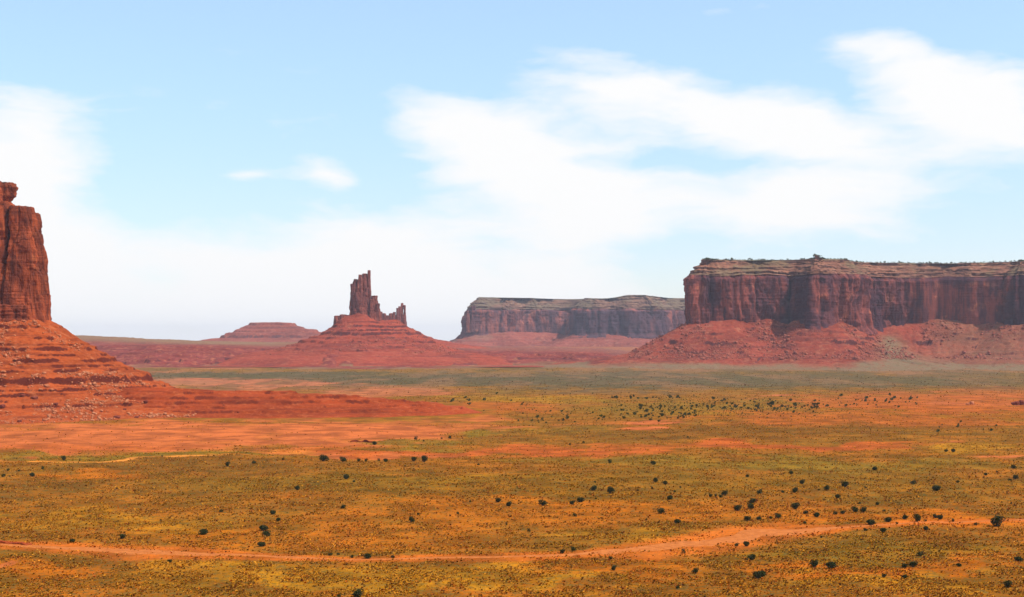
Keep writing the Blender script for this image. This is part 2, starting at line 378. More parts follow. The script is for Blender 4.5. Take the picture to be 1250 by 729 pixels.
rows = np.concatenate([[-3000, -1500, -700, -300, -100, -50, 0, 60, 130, 190, 240, 290, 330, 360],
                       H * F / np.arange(348, 15, -.6), H * F / np.array([13, 11, 9, 7.5, 6, 5.2, 4.6]) ])
rows = np.unique(rows)
ud = np.arange(-.44, .4401, 1.5 / F)
us = np.concatenate([[-3, -2.2, -1.6, -1.2, -.9, -.7, -.57, -.5], ud, [.5, .57, .7, .9, 1.2, 1.6, 2.2, 3]])
UU, YY = np.meshgrid(us, rows)
XX = UU * np.maximum(YY, 420)
ZZ = ground_z(XX, YY)
gc, gs = ground_paint(XX, YY)
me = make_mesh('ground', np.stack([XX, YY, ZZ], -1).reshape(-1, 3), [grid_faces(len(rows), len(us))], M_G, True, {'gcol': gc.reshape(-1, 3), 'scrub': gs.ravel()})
tag(add_obj('ground', me), kind='structure')
GMAXY = rows.max()

# dirt track
tx = np.arange(-420, 420, .8); lat = np.linspace(-1, 1, 15)
TX, LT = np.meshgrid(tx, lat)
edge = 1 + (fbm(TX / 6, np.sign(LT) * 5, seed=61, o=4) - .5) * 1.1 + (fbm(TX / 28, np.sign(LT) * 5, seed=62, o=2) - .5) * 1.3
hw = track_half(TX) * edge
TYY = track_y(TX) + LT * hw
TZ = ground_z(TX, TYY) + .10 - .16 * np.abs(LT) ** 6
me = make_mesh('dirt_track', np.stack([TX, TYY, TZ], -1).reshape(-1, 3), [grid_faces(len(lat), len(tx))[:, ::1]], M_ROAD, True)
tag(add_obj('dirt_track', me), kind='structure')

def bank(pts, hgt):
    p = np.array([at(*q) for q in pts]); sx_ = np.arange(p[0, 0], p[-1, 0], .5); by_ = np.interp(sx_, p[:, 0], p[:, 1]) + (fbm(sx_ / 5, 0 * sx_, seed=77, o=4) - .5) * 5
    tp = ss(0, .12, np.linspace(0, 1, len(sx_))) * ss(1, .88, np.linspace(0, 1, len(sx_))) * (.4 + 1.2 * vn(sx_ / 4, 0 * sx_, 0, 78))
    lt = np.array([-.6, -.2, 0, .25, 1.0, 3.5, 7]); lz = np.array([-.15, .15, .75, 1.0, .95, .4, -.15])
    X = np.tile(sx_, (7, 1)); Y = by_[None] + lt[:, None]; Z = ground_z(X, Y) + lz[:, None] * hgt * np.where(lz > 0, 1, .3)[:, None] * np.where(lz[:, None] > 0, tp[None], 1)
    me = make_mesh('bank', np.stack([X, Y, Z], -1).reshape(-1, 3), [grid_faces(7, len(sx_))], M_RG, False, {'veg': np.repeat((lt > .8) * .0, len(sx_))})
    tag(add_obj('bank', me), kind='structure')
bank([(-60, 661), (-20, 660), (10, 662), (36, 664)], .8)
bank([(425, 538), (445, 538), (462, 540)], 1.5)
# ------------------------------------------------------------------ rock formations
def resample(pts, ds, smooth=0):
    p = np.array(pts, float); q = np.vstack([p, p[:1]]); seg = np.hypot(*(q[1:] - q[:-1]).T); s = np.concatenate([[0], np.cumsum(seg)])
    n = int(s[-1] / ds); t = np.linspace(0, s[-1], n, endpoint=False)
    o = np.stack([np.interp(t, s, q[:, 0]), np.interp(t, s, q[:, 1])], -1)
    if smooth > 0:
        k = int(smooth / ds) | 1
        for _ in range(3):
            e = np.vstack([o[-k:], o, o[:k]]); ker = np.ones(k) / k
            o = np.stack([np.convolve(e[:, i], ker, 'same')[k:-k] for i in (0, 1)], -1)
    return o
def normals(o):
    t = np.roll(o, -1, 0) - np.roll(o, 1, 0); n = np.stack([t[:, 1], -t[:, 0]], -1); n /= np.linalg.norm(n, axis=1)[:, None] + 1e-9
    a = .5 * np.sum(o[:, 0] * np.roll(o[:, 1], -1) - np.roll(o[:, 0], -1) * o[:, 1])
    return n if a > 0 else -n
def relief(x, y, z, u, seed):
    """vertical columns, cracks and bedding; metres of outward push"""
    w = (fbm(x / (60 * u), y / (60 * u), z / (120 * u), seed + 9, 3) - .5) * 16 * u
    a, b = x + w, y + w
    c1 = np.abs(2 * vn(a / (34 * u), b / (34 * u), z / (260 * u), seed) - 1) ** .55
    c2 = np.abs(2 * vn(a / (13 * u), b / (13 * u), z / (110 * u), seed + 1) - 1) ** .55
    c3 = np.abs(2 * vn(a / (5.5 * u), b / (5.5 * u), z / (40 * u), seed + 2) - 1) ** .6
    blk = np.floor(fbm(a / (20 * u), b / (20 * u), z / (30 * u), seed + 3, 2) * 6) / 6
    blk2 = np.floor(fbm(a / (48 * u), b / (48 * u), z / (85 * u), seed + 6, 2) * 7) / 7
    bed = fbm(x / (200 * u), y / (200 * u), z / (5 * u), seed + 4, 3) - .5
    return u * ((c1 - .6) * 22 + (c2 - .6) * 6 + (c3 - .6) * 2.4 + (blk - .5) * 12 + (blk2 - .5) * 22 + bed * 3.0)
def mesa_parts(root, pts, z0, z1, cap, u, seed, ds, dz, mcliff, mcap, batter=.06, smooth=40, capnoise=1.0, topfn=None, ampfn=None, shade_fn=None):
    o = resample(pts, ds, smooth); n = normals(o)
    zs = np.arange(z0, z1 + dz, dz); zs[-1] = z1
    X, Zg = np.meshgrid(o[:, 0], zs); Y, _ = np.meshgrid(o[:, 1], zs)
    NX, _ = np.meshgrid(n[:, 0], zs); NY, _ = np.meshgrid(n[:, 1], zs)
    tz = (z1 - Zg) / (z1 - z0)
    bigw = (fbm(X / (150 * u), Y / (150 * u), 0, seed + 20, 3) - .5) * 85 * u
    am = ampfn(X, Y, tz) if ampfn else 1.0
    d = relief(X, Y, Zg, u, seed) * am * ss(0, .04, tz + .02) + batter * (z1 - Zg) + bigw - 10 * u * ss(.08, 0, tz) + 14 * u * ss(.80, 1, tz) ** 2
    wob = (fbm(X / (70 * u), Y / (70 * u), 0, seed + 30, 3) - .5) * 9 * u
    Zc = Zg + wob * ss(.4, 0, tz)
    me = make_mesh('cliff', np.stack([X + NX * d, Y + NY * d, Zc], -1).reshape(-1, 3), [grid_faces(len(zs), len(o), True)], mcliff, False, {'shade_varn': (shade_fn(X, Y, tz) if shade_fn else np.zeros_like(X)).ravel()})
    c = child('cliff', me, root)
    # cap: stepped slope behind the rim
    d0 = d[-1]; prof_i = np.array([p[0] for p in cap]); prof_z = np.array([p[1] for p in cap])
    t = np.linspace(0, 1, 46); ii = np.interp(t, np.linspace(0, 1, len(cap)), prof_i); zz = np.interp(t, np.linspace(0, 1, len(cap)), prof_z)
    X, I = np.meshgrid(o[:, 0], ii); Y, Zg = np.meshgrid(o[:, 1], zz)
    mk = ss(.40, .56, fbm(X / (38 * u), Y / (38 * u), Zg / (25 * u), seed + 45, 3))
    I = I * (1 - mk) + (t * ii[-1])[:, None] * mk; Zg = Zg * (1 - mk) + (zz[0] + t * (zz[-1] - zz[0]))[:, None] * mk
    fade = ss(0, .15, t)[:, None]
    kk = int(70 * u / ds) | 1; e_ = np.vstack([n[-kk:], n, n[:kk]]); ns = np.stack([np.convolve(np.convolve(e_[:, i], np.ones(kk) / kk, 'same'), np.ones(kk) / kk, 'same')[kk:-kk] for i in (0, 1)], -1)
    jit = ((fbm(X / (75 * u), Y / (75 * u), Zg / (4.5 * u), seed + 50, 3) - .5) * 10 + (fbm(X / (14 * u), Y / (14 * u), Zg / (9 * u), seed + 51, 3) - .5) * 12) * u * fade * capnoise
    ddd = d0[None] * (1 - fade * .35) + bigw[0][None] * fade * .35 + jit - I
    Zc = Zg + wob[-1][None] * (1 - ss(.0, .9, t)[:, None]) + (fbm(X / (25 * u), Y / (25 * u), 0, seed + 60, 4) - .5) * 1.8 * u * fade
    if topfn is not None: Zc = Zc + topfn(X, Y) * ss(.3, 1, t)[:, None]
    dn = ddd + I; co = np.stack([X + n[None, :, 0] * dn - ns[None, :, 0] * I, Y + n[None, :, 1] * dn - ns[None, :, 1] * I, Zc], -1)
    vg = ss(.85, 1.0, t)[:, None] * np.ones_like(X)
    o2 = o[::max(1, int(14 * u / ds))]; sp = 22 * u
    gx, gy_ = np.meshgrid(np.arange(o[:, 0].min(), o[:, 0].max(), sp), np.arange(o[:, 1].min(), o[:, 1].max(), sp))
    dd, _ = dist_to(o2, gx, gy_); gz = np.full(gx.shape, cap[-1][1] - 2.5 * u)
    if topfn is not None: gz = gz + topfn(gx, gy_)
    kp = dd < -(ii[-1] - 14 * u); kp = kp[:-1, :-1] & kp[1:, 1:] & kp[1:, :-1] & kp[:-1, 1:]
    f2 = grid_faces(gx.shape[0], gx.shape[1], keep=kp) + len(t) * len(o)
    me = make_mesh('cap_rock', np.vstack([co.reshape(-1, 3), np.stack([gx, gy_, gz], -1).reshape(-1, 3)]), [np.concatenate([grid_faces(len(t), len(o), True), f2])], mcap, False, {'veg': np.concatenate([vg.ravel(), np.ones(gx.size)])})
    child('cap_rock', me, root)
    return co[-1]
def dist_to(o, x, y):
    """signed distance (positive outside) to closed outline and arc parameter"""
    sh = x.shape; x = x.ravel(); y = y.ravel(); a = o; b = np.roll(o, -1, 0)
    D = np.empty(len(x)); SI = np.empty(len(x)); IN = np.zeros(len(x), bool)
    e = b - a; ee = (e ** 2).sum(1) + 1e-12; seglen = np.sqrt(ee); s0 = np.concatenate([[0], np.cumsum(seglen)[:-1]])
    for i in range(0, len(x), 20000):
        X = x[i:i + 20000, None]; Y = y[i:i + 20000, None]
        t = np.clip(((X - a[:, 0]) * e[:, 0] + (Y - a[:, 1]) * e[:, 1]) / ee, 0, 1)
        d2 = (X - a[:, 0] - t * e[:, 0]) ** 2 + (Y - a[:, 1] - t * e[:, 1]) ** 2
        k = d2.argmin(1); r = np.arange(len(k)); D[i:i + 20000] = np.sqrt(d2[r, k]); SI[i:i + 20000] = s0[k] + t[r, k] * seglen[k]
        cr = ((a[:, 1] > Y) != (b[:, 1] > Y)) & (X < (e[:, 0]) * (Y - a[:, 1]) / (e[:, 1] + 1e-12) + a[:, 0])
        IN[i:i + 20000] = cr.sum(1) % 2 == 1
    return np.where(IN, -D, D).reshape(sh), SI.reshape(sh)
def terrace(z, x, y, ledges, seed, u=1.0, sharp=.35, wob=13):
    out = z.copy()
    for i, (h, c, Rr, p) in enumerate(ledges):
        hh = h + (fbm(x / (90 * u), y / (90 * u), seed=seed + i * 7, o=4) - .5) * wob * u
        msk = ss(1 - p - .12, 1 - p + .12, fbm(x / (55 * u), y / (55 * u), seed=seed + 100 + i, o=3) * 1.6 - .3)
        v = z - hh
        T = ss(-sharp * c, sharp * c * .4, v) - np.clip((v + Rr) / (2 * Rr), 0, 1)
        out = out + msk * (.45 + 1.1 * vn(x / (28 * u), y / (28 * u), 0, seed + 200 + i)) * c * T
    return out
class Talus:
    def __init__(s, pts, prof, u, seed, ledges, gully=6, htop=8, extra=None, ds=12, smooth=30, vegf=None, sharp=.35, wob=13):
        s.wob = wob
        s.o = resample(pts, ds, smooth); s.prof = prof; s.u = u; s.seed = seed; s.ledges = ledges; s.gully = gully; s.htop = htop; s.extra = extra; s.vegf = vegf; s.sharp = sharp
    def z(s, x, y):
        u = s.u
        d, si = dist_to(s.o, x, y)
        d = d + (fbm(x / (80 * u), y / (80 * u), seed=s.seed, o=4) - .5) * 36 * u * ss(0, 60 * u, d)
        z = np.interp(d, [p[0] for p in s.prof], [p[1] for p in s.prof])
        r = s.prof[-1][0]
        mid = ss(0, r * .25, d) * ss(r, r * .55, d)
        g = 1 - np.abs(2 * fbm(si / (42 * u), d / (260 * u), seed=s.seed + 3, o=3) - 1) ** .7
        z = z - g * s.gully * u * mid + s.gully * .35 * u * mid
        z = z + (fbm(si / (70 * u), 0 * d, seed=s.seed + 6, o=3) - .5) * 2 * s.htop * ss(r * .5, 0, d)
        if s.extra: z = z + s.extra(x, y, d)
        z = terrace(z, x, y, s.ledges, s.seed + 40, u, s.sharp, s.wob)
        z = z + (fbm(x / (9 * u), y / (9 * u), seed=s.seed + 5, o=3) - .5) * 4.6 * u * ss(r, r * .7, d)
        return z, d
    def mesh(s, name, x0, x1, y0, y1, sp, mat, root, sink=4.0, spy=None):
        xs = np.arange(x0, x1, sp); ys = np.arange(y0, y1, spy or sp); X, Y = np.meshgrid(xs, ys)
        z, d = s.z(X, Y); gz = ground_z(X, Y)
        z = np.maximum(z, gz - sink)
        ok = z > gz - sink + .01
        keep = ok[:-1, :-1] | ok[1:, :-1] | ok[:-1, 1:] | ok[1:, 1:]
        deep = d < -25 * s.u - sp
        keep &= ~(deep[:-1, :-1] & deep[1:, 1:])
        vg = s.vegf(X, Y, z, d) if s.vegf else np.zeros_like(X)
        me = make_mesh(name, np.stack([X, Y, z], -1).reshape(-1, 3), [grid_faces(len(ys), len(xs), keep=keep)], mat, False, {'veg': vg.ravel()})
        return child(name, me, root)
def column_geo(cx, cy, prof, power, nseg, dz, u, seed, amp=1.0, rot=0.0, crown=.12):
    """one rock pillar; prof = [(z, rx, ry, dx)]"""
    p = np.array([tuple(q) + (0,) * (4 - len(q)) for q in prof], float); z0, z1 = p[0, 0], p[-1, 0]
    zs = np.arange(z0, z1, dz); rx = np.interp(zs, p[:, 0], p[:, 1]); ry = np.interp(zs, p[:, 0], p[:, 2]); dx = np.interp(zs, p[:, 0], p[:, 3])
    shr = np.array([1.0, .96, .8, .5, .02]); zs2 = np.concatenate([zs, z1 + np.array([0, .25, .55, .75, .8]) * dz])
    rx = np.concatenate([rx, p[-1, 1] * shr]); ry = np.concatenate([ry, p[-1, 2] * shr]); dx = np.concatenate([dx, np.full(5, p[-1, 3])])
    th = np.linspace(0, 2 * np.pi, nseg, endpoint=False)
    c, s_ = np.cos(th), np.sin(th); k = (np.abs(c) ** power + np.abs(s_) ** power) ** (-1 / power)
    ex, ey = c * k, s_ * k; cr, sr = math.cos(rot), math.sin(rot)
    lx = ex[None] * rx[:, None]; ly = ey[None] * ry[:, None]
    X = cx + dx[:, None] + lx * cr - ly * sr; Y = cy + lx * sr + ly * cr
    Z = zs2[:, None] * np.ones_like(X)
    nx = c[None] * cr - s_[None] * sr; ny = c[None] * sr + s_[None] * cr
    fade = np.concatenate([np.ones(len(zs)), [1, .9, .6, .3, 0]])[:, None]
    d = relief(X, Y, Z, u, seed) * amp * fade
    X = X + nx * d; Y = Y + ny * d
    Z = Z + (fbm(X / (6 * u), Y / (6 * u), seed=seed + 70, o=3) - .5) * 8 * u * ss(z1 - crown * (z1 - z0) - 1, z1, Z)
    return np.stack([X, Y, Z], -1).reshape(-1, 3), grid_faces(len(zs2), nseg, True)
def join(geos, name, mat, root, attrs=None):
    co = []; fa = []; off = 0
    for c, f in geos: co.append(c); fa.append(f + off); off += len(c)
    me = make_mesh(name, np.concatenate(co), [np.concatenate(fa)], mat, False, attrs)
    return child(name, me, root)

# --- left butte (about 1.6 km away)
LBx = -590.0
lb = empty('sandstone_butte', (LBx, 1640, 0), 'tall orange sandstone butte cut off by the left edge of the photo', 'butte')
g = []
g.append(column_geo(-561, 1628, [(88, 27, 30, -1), (118, 24, 28, -1), (150, 22, 26, -1), (175, 20, 25, -1), (205, 15, 22, -4), (233, 12, 20, -6)], 3.2, 300, .8, .42, 11, .72))
g.append(column_geo(-604, 1632, [(88, 34, 36), (125, 30, 33), (180, 27, 31), (215, 26, 28), (234, 24, 26)], 3.2, 320, .8, .42, 12, .72))
g.append(column_geo(-652, 1640, [(88, 36, 40), (150, 32, 36), (205, 26, 30), (222, 22, 26)], 3.0, 240, 1.2, .42, 13, .72))
g.append(column_geo(-577, 1646, [(88, 36, 26), (200, 24, 24), (228, 20, 22)], 3.0, 200, 1.2, .42, 14, .72))
join(g, 'spire', M_LB, lb)
join([column_geo(-591, 1628, [(226, 17, 16), (236, 15, 15), (240, 11, 12), (246, 14, 14, 2), (252, 13, 13, 2), (256, 16, 14, 1), (262, 11, 11)], 2.6, 160, .6, .34, 17, 1.25, 0, .2)], 'cap_rock', M_LB, lb)
def plinth():
    pts = [(-700, 1605), (-640, 1592), (-590, 1590), (-548, 1598), (-541, 1640), (-556, 1680), (-640, 1700), (-710, 1670)]
    o = resample(pts, .9, 14); n = normals(o); zs = np.arange(84, 123, .45)
    X, Z = np.meshgrid(o[:, 0], zs); Y, _ = np.meshgrid(o[:, 1], zs)
    bed = (vn(X / 60, Y / 60, Z / 2.1, 91) - .5) * 3.2 + (vn(X / 90, Y / 90, Z / .9, 92) - .5) * 1.2
    d = bed + relief(X, Y, Z, .3, 93) * .7 - (Z - 88) * .10 - 18 * ss(119, 123, Z) + 2
    # gap below the right-hand column
    return np.stack([X + n[None, :, 0] * d, Y + n[None, :, 1] * d, Z], -1).reshape(-1, 3), grid_faces(len(zs), len(o), True)
join([plinth()], 'base_ledge', M_LP, lb)
LBO = [(-705, 1605), (-640, 1592), (-588, 1590), (-542, 1600), (-536, 1640), (-552, 1680), (-640, 1705), (-715, 1670)]
def lb_extra(x, y, d):
    return 6 * np.exp(-((x + 640) / 30) ** 2) * ss(60, 0, d)
LT_ = Talus(LBO, [(-60, 106), (0, 102), (18, 91), (50, 71), (90, 47), (128, 30), (140, 22), (170, 16), (215, 8), (262, 1), (300, -6)], .4, 201,
           [(95, 3, 4, .65), (89, 2, 3, .5), (82, 4.5, 5, .35), (75, 2, 3, .55), (70, 3.5, 4, .75), (63, 2, 3, .6), (57, 4, 4, .8), (51, 2, 3, .5), (46, 3, 4, .6), (36, 8, 8, .75), (27, 2.5, 3, .6), (22, 3, 3, .7), (17, 2, 2.5, .6), (12, 3, 3, .7), (7, 2, 2.5, .6)],
           8, 3, lb_extra, 6, 16, sharp=.16, wob=3)
LT_.mesh('talus_slope', -960, -250, 1300, 1950, 1.25, M_LT, lb)

# --- long low red ridge running right from the butte
def ridge_z(x, y):
    crest = np.interp(x, [-700, -420, -330, -230, -150, -95, -50, -20], [30, 28, 25, 21.5, 17, 11, 4, -5]) + (fbm(x / 50, 0 * x, seed=301, o=3) - .5) * 4
    cy = 1545 + (fbm(x / 130, 0 * x, seed=302, o=3) - .5) * 30
    t = (cy - y)
    w = np.interp(x, [-420, -200, -60, -20], [120, 105, 60, 30]) * (1 + (fbm(x / 45, y / 200, seed=303, o=3) - .5) * .35)
    z = np.where(t > 0, crest - (crest + 4) * (t / w) ** .9, crest - np.clip(-t, 0, None) * .10)
    z = terrace(z, x, y, [(22, 2.6, 3, .6), (17.5, 3.2, 3.2, .75), (13, 3.6, 3.6, .7), (8.5, 2.4, 2.8, .55), (4.5, 2.4, 2.6, .6)], 310, .3, .15, 5)
    z = z + (fbm(x / 5, y / 5, seed=305, o=3) - .5) * 1.0
    z = z - 40 * ss(-440, -520, x)
    return z
X, Y = np.meshgrid(np.arange(-540, -10, 1.2), np.arange(1380, 1860, 1.3))
z = ridge_z(X, Y); gz = ground_z(X, Y); ok = z > gz - 2; keep = ok[:-1, :-1] | ok[1:, 1:] | ok[1:, :-1] | ok[:-1, 1:]
me = make_mesh('ridge', np.stack([X, Y, np.maximum(z, gz - 2)], -1).reshape(-1, 3), [grid_faces(X.shape[0], X.shape[1], keep=keep)], M_RG, False, {'veg': (ss(1548, 1600, Y) * .8).ravel()})
tag(add_obj('ridge', me), kind='structure')

# --- big mesa on the right (front wall about 4.2 km away)
D = 4200.0
def P(px, Y): return (wx(px, Y), Y)
RM = [P(842, 4330), P(838, 4215), P(862, 4190), P(905, 4200), P(945, 4205), P(968, 4235), P(976, 4160), P(990, 4110), P(1012, 4120), P(1022, 4170), P(1045, 4205), P(1062, 4300), P(1100, 4340), P(1150, 4300), P(1205, 4260),
      P(1222, 4230), P(1238, 4180), P(1290, 4170), P(1380, 4200), P(1480, 4230), P(1500, 4700), P(1200, 5000), P(900, 4900), P(850, 4600)]
rm = empty('sandstone_mesa', (wx(1050, 4400), 4500, 0), 'long flat topped red mesa with dark fluted walls filling the right side', 'mesa')
def rm_top(x, y):
    p = pxof(x, y); return 6.5 * ss(978, 986, p) * ss(1018, 1006, p) - 5 * ss(1020, 1200, p) + 1.5 * (fbm(x / 40, y / 40, seed=402, o=3) - .5)
def band(p, a, b, w=4): return ss(a - w, a + w, p) * ss(b + w, b - w, p)
def rm_amp(x, y, tz):
    return 1 - .72 * band(pxof(x, y), 1108, 1216, 6)
def rm_shade(x, y, tz):  # shade of buttress, bays and under the rim, put into the wall colour
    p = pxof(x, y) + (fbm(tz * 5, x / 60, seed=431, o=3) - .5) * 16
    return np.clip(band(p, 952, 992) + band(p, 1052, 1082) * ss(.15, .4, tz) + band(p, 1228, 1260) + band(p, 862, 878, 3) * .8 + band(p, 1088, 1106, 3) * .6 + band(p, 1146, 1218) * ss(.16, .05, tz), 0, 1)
rim = mesa_parts(rm, RM, 96, 274, [(0, 274), (12, 277), (14, 287), (26, 291), (29, 300), (40, 303), (46, 307), (56, 311), (58, 322), (66, 323)], 1.0, 400, 2.3, 1.9, M_RB, M_RC, .05, 14, 1.0, rm_top, rm_amp, rm_shade)
def rm_veg(x, y, z, d):
    p = pxof(x, y)
    fan = np.exp(-((p - 1092 - (d - 150) * .10) / (6 + d * .10)) ** 2) * ss(20, 90, d)
    foot = ss(20, 5, z + (fbm(x / 90, y / 200, seed=433, o=4) - .5) * 34) * .95
    gray = ss(1110, 1160, p) * .35
    return np.clip(fan + foot + gray, 0, 1)
def rm_extra(x, y, d):
    p = pxof(x, y); e = 0
    for c, w, a in ((895, 10, 6), (940, 14, 14), (965, 9, 8), (1020, 12, 6), (1075, 16, -14), (1150, 26, 14), (1215, 12, 6), (1240, 14, -8)):
        e = e + a * np.exp(-((p - c) / w) ** 2)
    return e * ss(150, 0, d)
RT_ = Talus(RM, [(-60, 140), (0, 131), (30, 113), (80, 84), (140, 55), (190, 39), (250, 27), (340, 14), (450, 4), (600, -8)], 1.0, 420,
           [(112, 7, 12, .2), (98, 5, 9, .3), (84, 6, 9, .25), (72, 11, 13, .28), (56, 4, 7, .35), (42, 5, 8, .4), (30, 4, 7, .4)], 13, 7, rm_extra, 10, 30, rm_veg, .25)
RT_.mesh('talus_slope', wx(610, 4200), wx(1560, 4200), 3500, 5200, 3.4, M_RT, rm, 4, 3.6)

# --- spired butte in the middle (about 4.6 km away)
D2 = 4600.0; m2 = D2 / F
sb = empty('spired_butte', (wx(442, D2), D2, 0), 'red cone shaped butte topped by a jagged stepped finger of rock', 'butte')
def colpx(px, w, top, base, Y=D2, ry=None, seed=0, u=.45, amp=.8, flare=1.35, dxt=0):
    m = Y / F; return column_geo(wx(px, Y), Y, [(wz(base, Y), w * m * flare, (ry or w) * m * flare, 0), (wz(base, Y) * .6 + wz(top, Y) * .4, w * m * 1.05, (ry or w) * m * 1.05, dxt * .5 * m), (wz(top, Y), w * m * .85, (ry or w) * m * .85, dxt * m)], 3, 110, 1.5, u, seed, amp)
g = [colpx(430, 2.9, 347, 394, seed=501, ry=6), colpx(434.5, 3.2, 341.5, 394, seed=502, ry=6.5), colpx(440, 3.6, 336, 394, seed=503, ry=7), colpx(445.5, 3.4, 334.5, 394, seed=504, ry=6),
     colpx(450.4, 2.2, 330.5, 394, seed=505, ry=4, amp=.35, u=.3, flare=1.8), colpx(441, 11, 357, 396, seed=506, ry=9, flare=1.12), colpx(449, 4.5, 352, 396, seed=509, ry=7, flare=1.1)]
join(g, 'spire', M_SB, sb)
join([colpx(457, 5.2, 361.5, 402, seed=507, ry=7, flare=1.25), colpx(461.5, 3.6, 371, 402, seed=508, ry=6, flare=1.25), colpx(454, 3.5, 366, 400, seed=510, ry=9)], 'shoulder', M_SB, sb)
join([colpx(412, 5, 386, 402, seed=511, ry=7, flare=1.1, amp=.5), colpx(419, 5.5, 384.5, 402, seed=512, ry=7, flare=1.1, amp=.5)], 'side_ledge', M_SB, sb)
SBO = [P(430, 4595), P(438, 4585), P(446, 4585), P(458, 4598), P(462, 4620), P(446, 4640), P(430, 4625)]
def sb_extra(x, y, d):
    p = pxof(x, y); return -20 * ss(446, 464, p) * ss(60, 0, d) + 8 * np.exp(-((p - 438) / 6) ** 2) * ss(40, 0, d) + 14 * np.exp(-((p - 412) / 10) ** 2) * ss(90, 20, d) + 26 * np.exp(-((p - 500) / 26) ** 2) * np.exp(-((y - 4640) / 90) ** 2)
ST_ = Talus(SBO, [(-30, 172), (0, 166), (30, 146), (60, 124), (105, 98), (150, 82), (200, 66), (260, 50), (330, 40), (420, 24), (520, 2)], .8, 520,
           [(136, 4, 6, .5), (124, 5, 7, .8), (112, 5, 7, .85), (100, 9, 10, .75), (88, 5, 8, .7), (74, 7, 9, .75), (60, 5, 7, .6), (48, 6, 8, .6)], 6, 2, sb_extra, 5, 12, None, .25)
ST_.mesh('talus_slope', wx(230, D2), wx(660, D2), 4050, 5150, 3.0, M_ST, sb, 4)

# --- second spire group farther back
D3 = 6000.0
s2 = empty('spire_wall', (wx(482, D3), D3, 0), 'small hazy comb of rock spires just right of the stepped finger butte', 'butte')
g = [colpx(p, w, t, 406, D3, 3.5, 530 + i, .5, .55, 1.2) for i, (p, w, t) in enumerate([(464, 3.5, 381), (468.5, 3, 383), (473, 3.2, 385.5), (477.5, 2.6, 383), (481.5, 2.6, 381.5), (485.5, 2.4, 376.5), (488.5, 1.9, 374.5), (491, 1.5, 370.5), (494, 1.9, 373)])]
g.append(colpx(479, 17, 392, 408, D3, 4, 545, .6, .6, 1.02))
join(g, 'spire', M_SB, s2)
T2 = Talus([P(462, 5990), P(496, 5990), P(496, 6030), P(462, 6030)], [(-30, 144), (0, 138), (40, 116), (80, 100), (130, 84), (200, 68), (320, 50), (420, 20)], 1.1, 550,
          [(120, 6, 9, .7), (104, 7, 9, .8), (88, 6, 8, .8), (70, 6, 8, .6)], 5, 2, None, 8, 14)
T2.mesh('talus_slope', wx(350, D3), wx(620, D3), 5550, 6450, 4.5, M_ST, s2, 4)

# --- middle mesa far behind (8.5 km)
D4 = 8500.0; m4 = D4 / F
FM = [P(572, 8560), P(569, 8500), P(575, 8470), P(588, 8450), P(604, 8465), P(618, 8450), P(640, 8480), P(662, 8500), P(680, 8560), P(692, 8590), P(699, 8360), P(716, 8300), P(760, 8290), P(800, 8310), P(812, 8400), P(822, 8560), P(840, 8640), P(900, 8600), P(960, 8700), P(960, 9500), P(620, 9500), P(575, 8900)]
fm = empty('distant_mesa', (wx(720, 8800), 8800, 0), 'hazy flat topped mesa standing far off behind the spires and left of the big mesa', 'mesa')
def fm_top(x, y):
    p = pxof(x, y); return -10 * ss(640, 715, p) * ss(775, 735, p) + 10 * ss(745, 775, p) * ss(830, 795, p)
mesa_parts(fm, FM, 90, 266, [(0, 266), (14, 272), (18, 285), (40, 296), (44, 305), (66, 316), (72, 326), (86, 330), (90, 338), (100, 339)], 1.6, 600, 4.6, 3.6, M_FB, M_FC, .12, 34, 1.0, fm_top, None, lambda x, y, tz: band(pxof(x, y), 698, 812, 3) * ss(.02, .12, tz) + .5 * band(pxof(x, y), 655, 690, 4) * ss(.3, .6, tz))  # last argument paints shade, with some varnish, on the jutting face and beside it
for k, (p, w, t, b) in enumerate([(577, 3.0, 374.5, 404), (571, 2.6, 384, 405)]):
    pass
join([colpx(577.5, 3.4, 374, 405, 8440, 4, 620, .9, .6, 1.5), colpx(571.5, 2.8, 383, 406, 8440, 3.4, 621, .9, .6, 1.4)], 'buttress', M_FB, fm)
FT_ = Talus(FM, [(-80, 132), (0, 122), (50, 100), (120, 72), (220, 46), (340, 24), (480, 8), (700, -10)], 1.9, 640,
           [(112, 7, 10, .5), (96, 8, 12, .7), (78, 8, 10, .7), (60, 7, 10, .8), (42, 6, 9, .7)], 10, 8, lambda x, y, d: -14 * ss(660, 730, pxof(x, y)) * ss(200, 0, d), 20, 50, None)
FT_.mesh('talus_slope', wx(470, D4), wx(960, D4), 7500, 9800, 8.5, M_FT, fm, 4)

# --- low layered mesa, far left of the spires (8 km)
D5 = 8000.0
lm = empty('stepped_mesa', (wx(330, D5), D5, 0), 'low pink stepped mesa on the horizon left of the spired butte', 'mesa')
LM = [P(306, 7960), P(320, 7930), P(345, 7930), P(352, 7990), P(346, 8080), P(312, 8080)]
LM_ = Talus(LM, [(-200, 180), (0, 176), (30, 160), (80, 134), (100, 128), (140, 116), (170, 96), (240, 84), (420, 60)], 1.0, 660, [(168, 12, 9, .99), (130, 11, 10, .99), (98, 12, 10, .99), (148, 5, 7, .8), (114, 5, 7, .8)], 5, 2,
           lambda x, y, d: 10 * np.exp(-((pxof(x, y) - 376) / 7) ** 2) - 8 * ss(345, 375, pxof(x, y)) * 0, 10, 30)
LM_.o = LM_.o
class _L(Talus): pass
xs = np.arange(wx(225, D5), wx(440, D5), 4.2); ys = np.arange(7450, 8400, 6.0); X, Y = np.meshgrid(xs, ys)
zt, dd = LM_.z((X - wx(330, D5)) * np.where(X > wx(330, D5), .8, 1.0) + wx(330, D5), Y)
me = make_mesh('layered_slope', np.stack([X, Y, zt], -1).reshape(-1, 3), [grid_faces(len(ys), len(xs))], M_FT, False, {'veg': (dd < -14).ravel() * .6})
